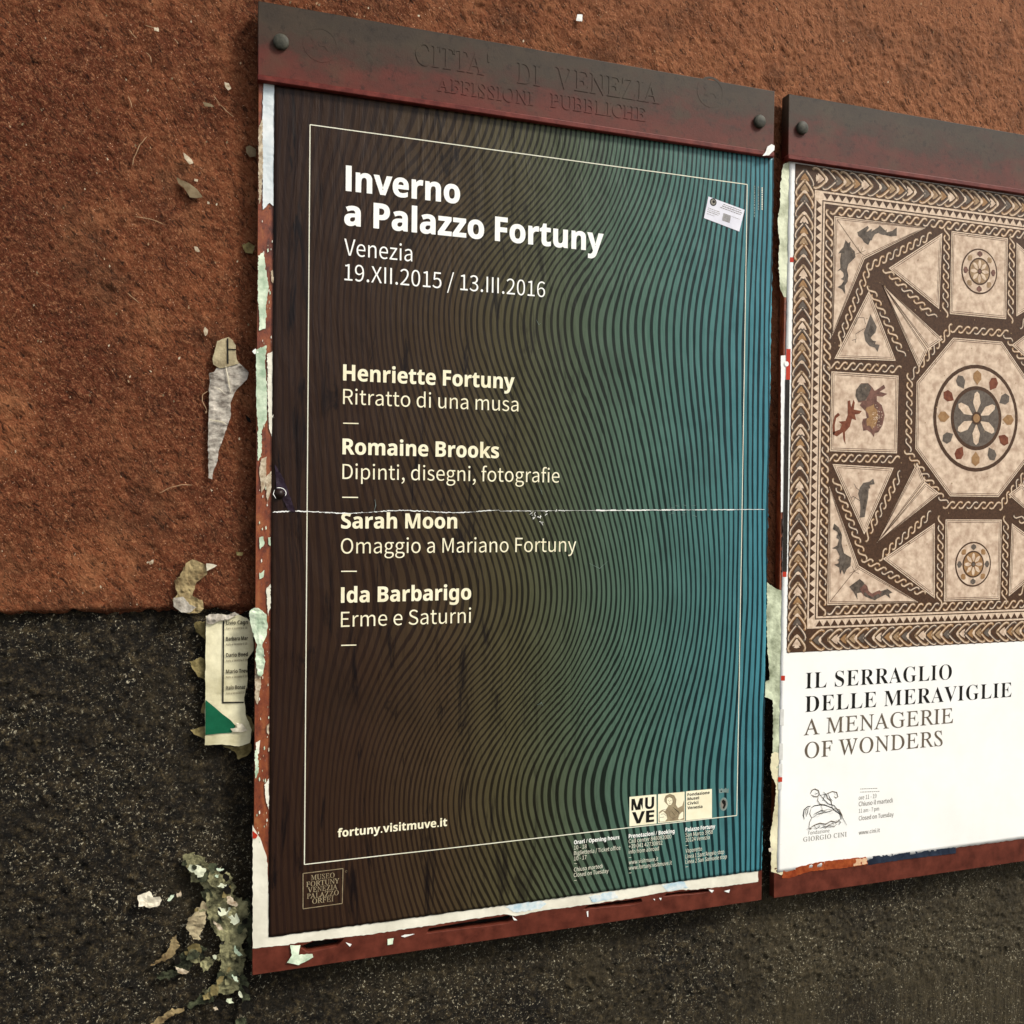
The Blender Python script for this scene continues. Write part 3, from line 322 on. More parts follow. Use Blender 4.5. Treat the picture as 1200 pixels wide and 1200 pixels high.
BOLD = '''
A676|0 0 247 703 428 703 676 0 517 0 466 167 211 167 160 0|248 291 430 291 378 454 338 594
B659|88 0 88 700 306 700 392 696 462 683 492 673 540 646 557 628 571 607 581 582 589 523 586 485 570 436 551 409 527 388 481 372 481 367 525 353 554 336 578 312 595 279 605 237 605 172 590 118 576 94 559 73 514 37 487 24 424 6 350 0|236 423 343 423 377 428 403 437 420 451 434 479 436 516 430 537 408 561 370 574 335 578 236 578|236 123 354 123 390 129 417 141 435 158 450 191 452 230 441 263 416 288 388 299 351 304 236 305
C625|372 -10 304 -5 245 10 194 35 151 69 133 88 102 134 90 160 72 217 61 280 58 384 66 449 83 508 95 536 124 587 162 629 206 664 259 689 318 705 403 709 490 697 541 681 590 661 542 540 450 577 411 585 385 586 333 579 310 570 271 542 241 500 230 475 215 417 210 348 211 312 220 249 239 197 267 156 306 129 329 121 385 114 428 116 485 127 564 151 564 26 518 10 473 -1 425 -8
D725|88 0 88 700 308 700 378 696 441 683 471 673 524 647 548 631 570 612 608 570 638 519 657 460 667 393 666 300 657 248 644 201 624 159 599 122 568 90 532 62 492 40 447 22 398 10 344 2 286 0|236 123 300 123 366 129 419 148 461 180 491 225 509 283 515 353 509 424 502 454 479 504 464 524 445 541 401 565 347 577 236 578
E549|88 0 88 700 491 700 491 578 236 578 236 425 474 425 474 303 236 303 236 123 491 123 491 0
F538|88 0 88 700 489 700 489 578 234 578 234 398 472 398 472 276 234 276 234 0
G710|382 -10 332 -7 286 0 244 13 205 31 171 54 141 82 115 115 94 153 78 196 66 243 59 294 57 351 58 387 68 453 86 514 115 567 132 591 174 632 224 666 282 690 348 705 441 709 514 702 567 689 630 667 581 548 521 572 466 584 400 585 343 573 294 546 256 507 228 456 216 416 211 372 212 304 223 245 243 194 274 154 301 134 334 121 371 115 430 115 486 124 486 270 354 270 354 393 631 393 631 30 556 9 497 -2
H750|88 0 88 700 236 700 236 425 514 425 514 700 662 700 662 0 514 0 514 302 236 302 236 0
I381|31 0 31 84 117 124 117 576 31 616 31 700 350 700 350 616 265 576 265 124 350 84 350 0
J325|15 -206 -28 -203 -73 -195 -73 -72 -9 -81 14 -80 36 -75 57 -63 68 -51 83 -13 88 44 88 700 236 700 236 45 233 -11 224 -60 198 -118 175 -148 146 -172 95 -195 57 -203
K651|88 0 88 700 236 700 236 379 290 455 484 700 649 700 405 390 651 0 482 0 299 295 236 250 236 0
L554|88 0 88 700 236 700 236 123 521 123 521 0
M925|88 0 88 700 290 700 456 165 459 165 634 700 836 700 836 0 698 0 698 355 705 548 701 548 521 0 384 0 216 549 212 549 220 364 221 0
N797|88 0 88 700 275 700 579 175 582 175 576 337 575 700 709 700 709 0 521 0 216 529 212 529 220 363 221 0
O780|390 -10 319 -5 256 10 202 35 157 69 138 89 106 136 82 190 66 250 57 352 66 454 82 514 106 567 138 613 157 632 202 666 256 691 319 706 391 711 463 706 525 691 578 666 623 632 643 613 675 567 699 513 715 453 724 351 715 249 699 189 675 135 643 89 623 69 578 35 525 10 462 -5|390 115 420 116 472 131 493 143 511 159 526 178 539 200 557 253 563 283 568 351 567 387 557 450 539 502 526 525 511 544 493 559 472 572 448 580 391 587 361 586 310 572 289 559 270 544 255 525 231 477 223 450 217 419 213 351 214 316 223 253 231 225 255 178 270 159 289 143 310 131 361 116
P616|88 0 88 700 355 698 429 685 460 674 487 659 509 642 544 598 556 572 570 514 571 461 565 422 554 385 537 350 512 319 480 293 440 271 417 263 333 250 236 249 236 0|236 371 305 371 342 377 372 388 396 405 412 428 417 443 422 476 418 508 408 533 392 553 369 567 340 576 236 578
Q780|529 -167 401 -10 353 -9 286 1 228 22 179 51 157 69 121 112 106 136 82 190 66 250 57 352 66 454 82 514 106 567 121 591 157 632 202 666 256 691 319 706 354 710 428 710 495 700 553 680 602 650 643 613 675 567 699 513 715 453 724 351 719 276 705 208 681 148 648 95 605 53 551 22 720 -167|390 115 420 116 472 131 493 143 511 159 526 178 539 200 557 253 563 283 568 351 567 387 557 450 539 502 526 525 511 544 493 559 472 572 448 580 391 587 361 586 310 572 289 559 270 544 255 525 231 477 223 450 217 419 213 351 214 316 223 253 231 225 255 178 270 159 289 143 310 131 361 116
R647|88 0 88 700 338 699 417 687 479 664 503 648 524 629 541 607 555 583 564 555 570 524 570 460 559 419 532 373 495 338 441 305 647 0 482 0 316 269 236 269 236 0|236 389 308 390 347 395 378 406 399 423 418 457 422 486 413 529 398 550 375 564 344 573 304 578 236 578
S540|243 -10 207 -9 138 1 106 9 45 32 45 171 131 137 184 121 237 113 288 115 324 127 346 149 355 177 352 212 338 233 317 251 167 329 130 354 104 378 75 417 60 453 53 495 55 541 69 594 81 618 97 639 139 673 164 686 222 704 290 710 361 704 428 687 498 661 450 545 390 567 338 581 299 586 259 584 229 573 208 552 199 526 202 493 213 473 231 457 395 370 434 342 456 321 480 286 492 259 500 212 499 164 494 136 471 87 434 46 410 29 353 4 319 -4
T568|210 0 210 576 20 576 20 700 548 700 548 576 358 576 358 0
U741|368 -10 282 -2 245 8 212 22 182 40 156 61 134 86 116 114 101 144 91 176 83 249 83 700 231 700 231 272 235 220 240 198 256 163 279 139 294 130 329 119 372 115 395 116 434 124 465 141 487 167 502 202 510 273 510 700 658 700 657 223 650 178 636 136 614 97 586 64 530 24 508 14 457 -1
V637|237 0 0 700 150 700 284 274 319 129 331 193 355 283 487 700 637 700 399 0
W948|178 0 0 700 146 700 244 282 270 134 302 308 404 700 544 700 651 287 678 134 691 215 713 318 802 700 948 700 770 0 601 0 504 376 474 531 443 376 347 0
X654|0 0 232 361 15 700 178 700 329 448 477 700 637 700 418 353 654 0 484 0 322 265 159 0
Y612|232 0 232 268 0 700 161 700 306 412 452 700 612 700 379 273 379 0
Z568|24 0 24 96 359 577 32 577 32 700 535 700 535 604 200 123 544 123 544 0
a592|207 -10 162 -5 122 9 88 32 62 65 46 107 41 160 48 212 56 234 83 271 101 286 147 309 176 317 242 328 374 333 371 382 364 403 351 419 325 433 303 438 264 437 226 430 139 399 91 498 170 529 259 545 331 545 391 534 417 525 461 500 479 483 504 441 512 415 519 357 519 0 417 0 388 73 384 73 349 35 312 10 266 -5|262 97 292 100 318 109 351 135 370 172 374 248 294 245 257 239 229 228 203 203 194 183 191 159 193 139 200 123 211 111 225 103
b621|371 -10 318 -5 290 5 257 26 223 59 213 59 188 0 76 0 76 745 223 745 222 551 217 466 223 466 248 496 269 514 307 535 356 544 404 543 456 528 501 496 538 450 552 421 570 352 576 269 570 185 551 115 537 86 520 61 478 22 428 -2|329 109 344 110 370 119 381 127 401 150 421 201 427 271 421 339 409 374 400 389 391 401 369 419 356 424 327 428 309 427 279 420 267 413 248 393 230 349 224 308 223 270 228 201 246 150 254 138 278 119 310 110
c504|294 -10 220 -2 188 7 159 20 133 36 109 56 89 81 73 109 60 142 51 178 44 265 48 326 59 379 77 425 103 462 117 478 151 505 190 525 234 538 282 544 358 542 416 531 474 509 430 396 366 419 317 427 272 423 244 409 222 387 206 356 196 315 193 266 196 217 206 177 223 147 246 126 274 113 307 109 364 114 412 130 457 155 457 30 423 12 387 0 345 -7
d621|246 -10 190 -2 142 21 100 60 83 85 69 114 50 183 44 267 50 351 69 420 84 449 121 496 167 527 220 543 250 545 286 543 332 529 368 506 404 467 409 467 398 553 398 745 544 745 544 0 432 0 404 70 398 70 363 30 328 6 299 -4|297 107 334 111 349 116 362 123 382 143 401 187 407 227 408 266 402 335 384 385 375 398 350 416 316 425 295 426 280 425 252 416 240 408 220 385 199 334 192 265 199 196 211 161 220 147 229 134 253 117 281 108
e579|319 -10 243 -2 198 11 157 31 121 58 92 91 69 132 53 179 45 234 45 294 52 350 66 398 100 458 130 489 165 514 205 531 272 544 333 543 366 538 396 529 450 501 473 482 492 459 508 434 530 374 535 339 537 231 192 231 197 193 202 176 218 147 241 124 255 115 287 103 343 99 405 106 448 117 507 141 507 28 467 11 424 0 376 -7|195 328 400 328 393 373 375 409 355 427 343 433 298 441 259 434 228 414 206 379
f379|100 0 100 425 20 425 20 496 100 535 101 597 110 652 131 693 162 721 203 739 270 750 355 745 424 727 386 621 336 632 286 632 265 621 250 595 246 535 373 535 373 425 246 425 246 0
g621|276 -235 171 -228 123 -219 76 -204 76 -87 144 -110 213 -124 285 -128 320 -125 348 -115 370 -98 386 -74 395 -44 402 70 398 70 368 33 345 16 306 -2 262 -9 216 -8 187 -2 161 8 138 23 117 41 81 89 68 118 50 186 46 225 46 309 58 384 69 416 82 445 118 494 140 512 164 527 191 537 250 545 282 543 311 536 338 525 363 510 385 491 405 467 409 467 421 535 544 535 544 -1 542 -38 527 -102 514 -130 497 -154 476 -175 452 -194 424 -209 358 -229|298 105 332 108 360 119 381 137 389 149 396 163 405 200 408 266 401 340 389 375 381 389 372 401 347 417 332 422 296 426 265 422 239 408 219 386 205 355 196 314 193 265 196 216 205 176 219 145 240 123 266 109
h644|76 0 76 745 223 745 222 567 216 467 224 467 253 502 289 526 332 540 378 545 433 540 479 524 518 499 547 461 565 411 569 382 571 0 425 0 422 348 415 377 403 400 386 416 365 425 338 428 299 423 269 408 248 383 234 348 223 279 223 0
i299|150 602 110 609 87 624 76 639 71 674 76 708 87 724 110 738 150 745 189 738 213 724 224 708 229 674 227 649 213 624 189 609|76 0 76 535 223 535 223 0
j299|150 602 110 609 87 624 76 639 71 674 76 708 87 724 110 738 150 745 189 738 213 724 224 708 229 674 227 649 213 624 189 609|33 -235 -18 -232 -63 -224 -63 -109 -7 -117 33 -113 49 -106 62 -95 74 -65 76 535 223 535 223 -58 218 -105 210 -133 197 -160 180 -183 157 -203 129 -219 95 -229
k608|76 0 76 745 223 745 222 402 215 291 269 360 430 535 595 535 382 303 608 0 439 0 285 217 223 167 223 0
l299|76 0 76 745 223 745 223 0
m963|76 0 76 535 188 535 208 467 216 467 245 502 283 526 326 540 372 545 426 540 472 526 508 502 534 467 547 467 566 492 601 520 645 537 690 545 734 544 785 533 826 513 857 481 878 438 888 382 889 0 743 0 741 348 734 377 723 400 707 416 687 425 663 428 628 424 600 410 580 387 562 337 556 269 556 0 410 0 408 348 401 377 390 400 374 416 354 425 329 428 293 423 265 408 246 383 233 348 223 279 223 0
n644|76 0 76 535 188 535 208 467 216 467 246 502 271 520 301 532 348 543 380 545 434 540 480 524 519 499 535 481 558 438 569 382 571 0 425 0 425 313 419 363 404 400 387 416 366 425 338 428 298 423 268 408 247 383 233 348 223 279 223 0
o607|302 -10 254 -6 189 13 150 34 117 62 77 117 59 162 48 212 44 269 46 311 52 351 62 387 75 419 92 448 114 474 138 495 166 513 196 527 230 537 305 545 353 542 398 531 457 501 490 473 529 419 548 375 559 325 563 269 555 186 545 150 532 118 514 89 493 63 468 41 440 22 410 8 377 -2|304 108 339 112 354 118 378 136 388 149 407 199 414 269 407 338 388 388 378 400 354 418 339 423 303 427 285 426 253 418 240 410 219 388 200 338 193 269 200 199 219 149 229 136 253 118 268 112
p621|76 -235 76 535 195 535 216 466 223 466 248 496 280 522 322 539 356 544 404 543 456 528 501 496 538 450 563 388 570 352 576 269 570 185 551 116 536 87 519 61 476 22 453 8 400 -8 352 -9 304 0 267 18 223 59 215 59 222 -7 223 -235|329 109 345 110 373 119 395 138 403 150 421 201 427 271 425 319 416 358 402 389 383 411 358 424 327 428 309 427 279 420 267 413 248 393 230 349 224 308 223 270 228 201 246 150 254 138 278 119 310 110
q621|398 -235 398 3 404 70 398 70 383 49 353 21 314 0 283 -7 246 -10 190 -2 141 21 100 60 83 85 58 147 46 223 46 311 50 351 69 420 84 449 121 496 143 514 192 537 249 545 286 543 318 535 345 523 368 506 404 467 408 467 421 535 544 535 544 -235|298 105 317 106 350 114 363 121 383 141 401 185 407 225 408 266 402 335 384 385 375 398 350 416 334 422 296 426 264 422 251 416 239 408 219 385 200 334 193 265 196 216 205 176 219 145 240 123 266 109
r445|76 0 76 535 187 535 209 445 216 445 233 471 255 495 280 516 309 532 358 544 425 541 414 404 358 408 322 403 299 396 278 385 259 371 244 353 232 331 225 304 223 273 223 0
s487|222 -10 125 -2 85 7 45 22 45 142 138 110 185 100 226 97 263 100 288 110 301 125 306 143 299 168 281 183 131 256 98 277 72 302 55 331 46 368 44 396 51 442 59 461 84 494 122 519 169 536 225 544 272 545 320 541 366 532 444 503 400 398 314 429 254 437 234 436 205 428 191 413 190 394 198 379 216 365 357 300 391 280 418 256 437 226 448 189 450 159 444 109 425 67 410 49 372 20 321 1 291 -5
t425|260 -10 214 -6 174 6 140 27 114 60 102 89 93 146 92 425 23 425 23 487 103 536 145 649 238 649 238 535 388 535 388 425 238 425 238 168 240 149 246 134 256 122 276 111 293 107 326 108 394 124 394 15 324 -5
u644|264 -10 210 -5 164 11 144 23 110 54 87 97 75 154 74 186 74 535 220 535 220 223 225 173 240 136 257 120 279 110 306 107 346 112 376 127 397 152 411 187 421 256 422 535 568 535 568 0 456 0 436 69 428 69 398 33 358 9 312 -5
v558|204 0 0 535 153 535 259 221 270 174 276 121 280 121 287 175 302 230 405 535 558 535 354 0
w839|162 0 10 535 155 535 221 281 246 123 250 123 273 272 340 535 501 535 568 261 583 173 587 123 591 123 618 281 686 535 829 535 675 0 517 0 421 424 417 424 319 0
x567|5 0 186 274 14 535 179 535 283 365 388 535 554 535 379 274 562 0 396 0 283 183 171 0
y558|108 -235 33 -227 33 -112 75 -117 106 -117 144 -105 164 -90 188 -59 213 4 0 535 160 535 266 220 278 141 281 141 288 182 302 234 401 535 558 535 331 -69 308 -120 278 -161 261 -179 223 -206 202 -217 157 -231
z478|26 0 26 86 275 424 41 424 41 535 440 535 440 440 199 112 449 112 449 0
.263|130 -14 101 -7 83 8 75 23 71 53 73 75 83 98 101 112 130 119 161 112 180 98 190 75 192 53 188 23 180 8 161 -7
/365|10 0 271 700 355 700 94 0
 255
'''
SERIFBOLD = '''
I401|21 0 21 27 76 39 101 56 110 75 116 116 114 623 103 651 90 662 69 669 21 674 21 700 376 700 376 674 330 669 309 662 295 651 283 623 281 119 284 82 294 57 304 47 324 37 378 27 378 0
L656|24 0 24 27 56 30 80 37 102 56 113 91 115 124 112 613 101 646 88 659 56 671 25 674 25 700 384 700 384 674 337 671 306 661 292 646 282 616 280 127 285 72 290 61 302 50 321 45 348 42 428 47 466 55 500 68 530 86 568 122 601 173 629 237 657 237 617 0
S600|66 -17 66 243 96 243 105 207 127 145 155 96 189 60 229 36 276 24 303 23 355 31 383 45 405 67 420 92 428 121 426 159 419 180 408 198 392 216 346 246 195 324 133 372 105 406 87 444 81 465 76 510 83 569 103 619 123 647 162 682 193 699 227 710 264 716 317 715 365 707 460 683 482 692 492 717 521 717 521 490 496 490 469 561 451 592 419 630 381 659 341 677 313 683 281 683 251 677 226 664 205 646 192 624 184 584 187 559 196 537 211 517 231 500 273 474 445 389 488 358 518 325 532 301 542 276 551 235 552 204 544 142 521 89 483 45 450 22 412 4 369 -9 321 -15 252 -13 218 -7 130 19 116 17 106 11 94 -17
E679|22 0 22 26 54 28 79 35 102 53 111 74 116 120 113 606 107 635 96 654 68 669 25 674 25 700 613 700 613 491 590 491 577 549 554 593 540 611 503 636 454 653 392 661 313 659 298 655 288 645 281 606 281 378 339 382 373 394 387 403 399 413 418 442 432 481 443 531 468 531 468 182 442 182 434 237 425 266 414 290 390 316 370 328 346 336 281 342 281 103 282 81 291 58 301 50 317 45 354 42 402 44 444 50 482 59 530 82 570 115 603 161 632 220 661 220 618 0
R727|24 0 24 27 56 30 80 37 102 56 113 91 115 124 112 612 101 644 88 658 68 667 25 674 25 700 333 700 428 695 505 680 537 668 565 655 588 638 607 619 622 597 633 572 639 544 641 514 637 474 624 438 602 408 571 382 532 360 484 344 681 55 706 32 738 27 738 0 520 0 310 326 280 326 282 91 293 56 306 42 339 30 372 27 372 0|280 359 362 363 401 376 430 397 450 427 458 446 466 490 467 516 463 561 453 598 436 626 413 647 382 659 345 663 311 659 292 649 285 637 280 593
A671|-13 0 -13 28 5 30 29 41 43 54 62 85 317 717 345 715 606 99 638 45 653 34 681 28 681 0 352 0 352 28 399 33 415 38 426 47 433 57 436 70 428 101 388 203 159 203 119 103 115 76 117 60 123 49 148 33 196 28 196 0|174 247 372 247 272 490
G781|412 -15 376 -14 308 -4 246 16 217 30 166 64 144 85 105 131 74 186 63 216 47 281 44 316 44 387 47 421 63 484 88 541 105 567 143 614 165 634 214 669 270 695 330 710 362 714 423 714 508 699 578 673 596 670 611 673 624 681 644 715 672 715 672 473 645 473 629 513 610 549 587 582 549 624 521 646 491 663 443 678 411 681 354 672 307 645 271 599 245 534 229 451 224 350 230 251 237 207 261 134 277 104 295 78 316 57 340 41 365 29 393 22 423 20 473 25 504 42 517 59 524 82 526 211 517 247 506 262 488 271 460 277 423 280 423 305 769 305 769 280 739 277 709 267 697 256 690 238 686 197 686 44 640 26 550 -1 458 -14
O807|401 -17 327 -10 259 11 198 45 145 89 102 143 69 205 49 275 42 350 49 425 69 494 102 556 146 611 199 655 262 689 332 710 408 717 481 710 549 689 610 656 663 613 706 559 739 497 759 426 766 350 759 275 739 205 706 143 662 89 608 45 546 11 476 -10|407 19 461 28 505 55 539 101 564 166 578 249 583 350 578 450 571 493 549 567 534 597 517 623 498 644 476 660 453 672 427 679 400 681 346 672 301 645 267 599 243 534 228 451 223 350 229 251 235 207 257 134 273 103 290 77 310 56 331 40 354 28 380 21
D762|31 0 31 27 72 33 90 40 102 52 112 84 114 575 111 611 100 648 77 666 53 672 23 674 23 700 341 700 400 697 455 690 504 677 549 660 588 637 623 609 653 577 677 540 695 499 709 454 717 404 720 350 709 243 679 156 627 88 556 39 464 10 351 0|342 37 374 39 403 46 430 57 453 72 473 91 491 115 506 143 527 213 538 301 539 352 533 448 517 526 490 587 452 631 403 657 343 666 310 662 292 651 283 629 280 592 281 85 288 58 296 48 319 39
M975|22 0 22 27 53 30 77 37 101 56 110 77 116 122 114 617 106 645 93 658 66 669 23 674 23 700 284 700 487 219 691 700 949 700 949 674 919 670 896 662 874 643 863 611 861 581 861 131 864 83 874 52 888 39 908 31 948 27 948 0 608 0 608 27 650 33 671 41 686 55 696 84 699 128 699 613 443 0 415 0 162 598 162 123 165 88 172 62 177 53 192 40 227 29 260 27 260 0
V658|326 -20 63 597 46 629 28 653 12 665 -22 674 -22 700 324 700 324 674 283 672 256 664 240 651 235 638 235 624 248 581 397 220 535 580 544 614 545 637 536 656 525 664 509 669 459 674 459 700 679 700 679 674 650 670 635 662 615 642 601 619 353 -20
 268
'''
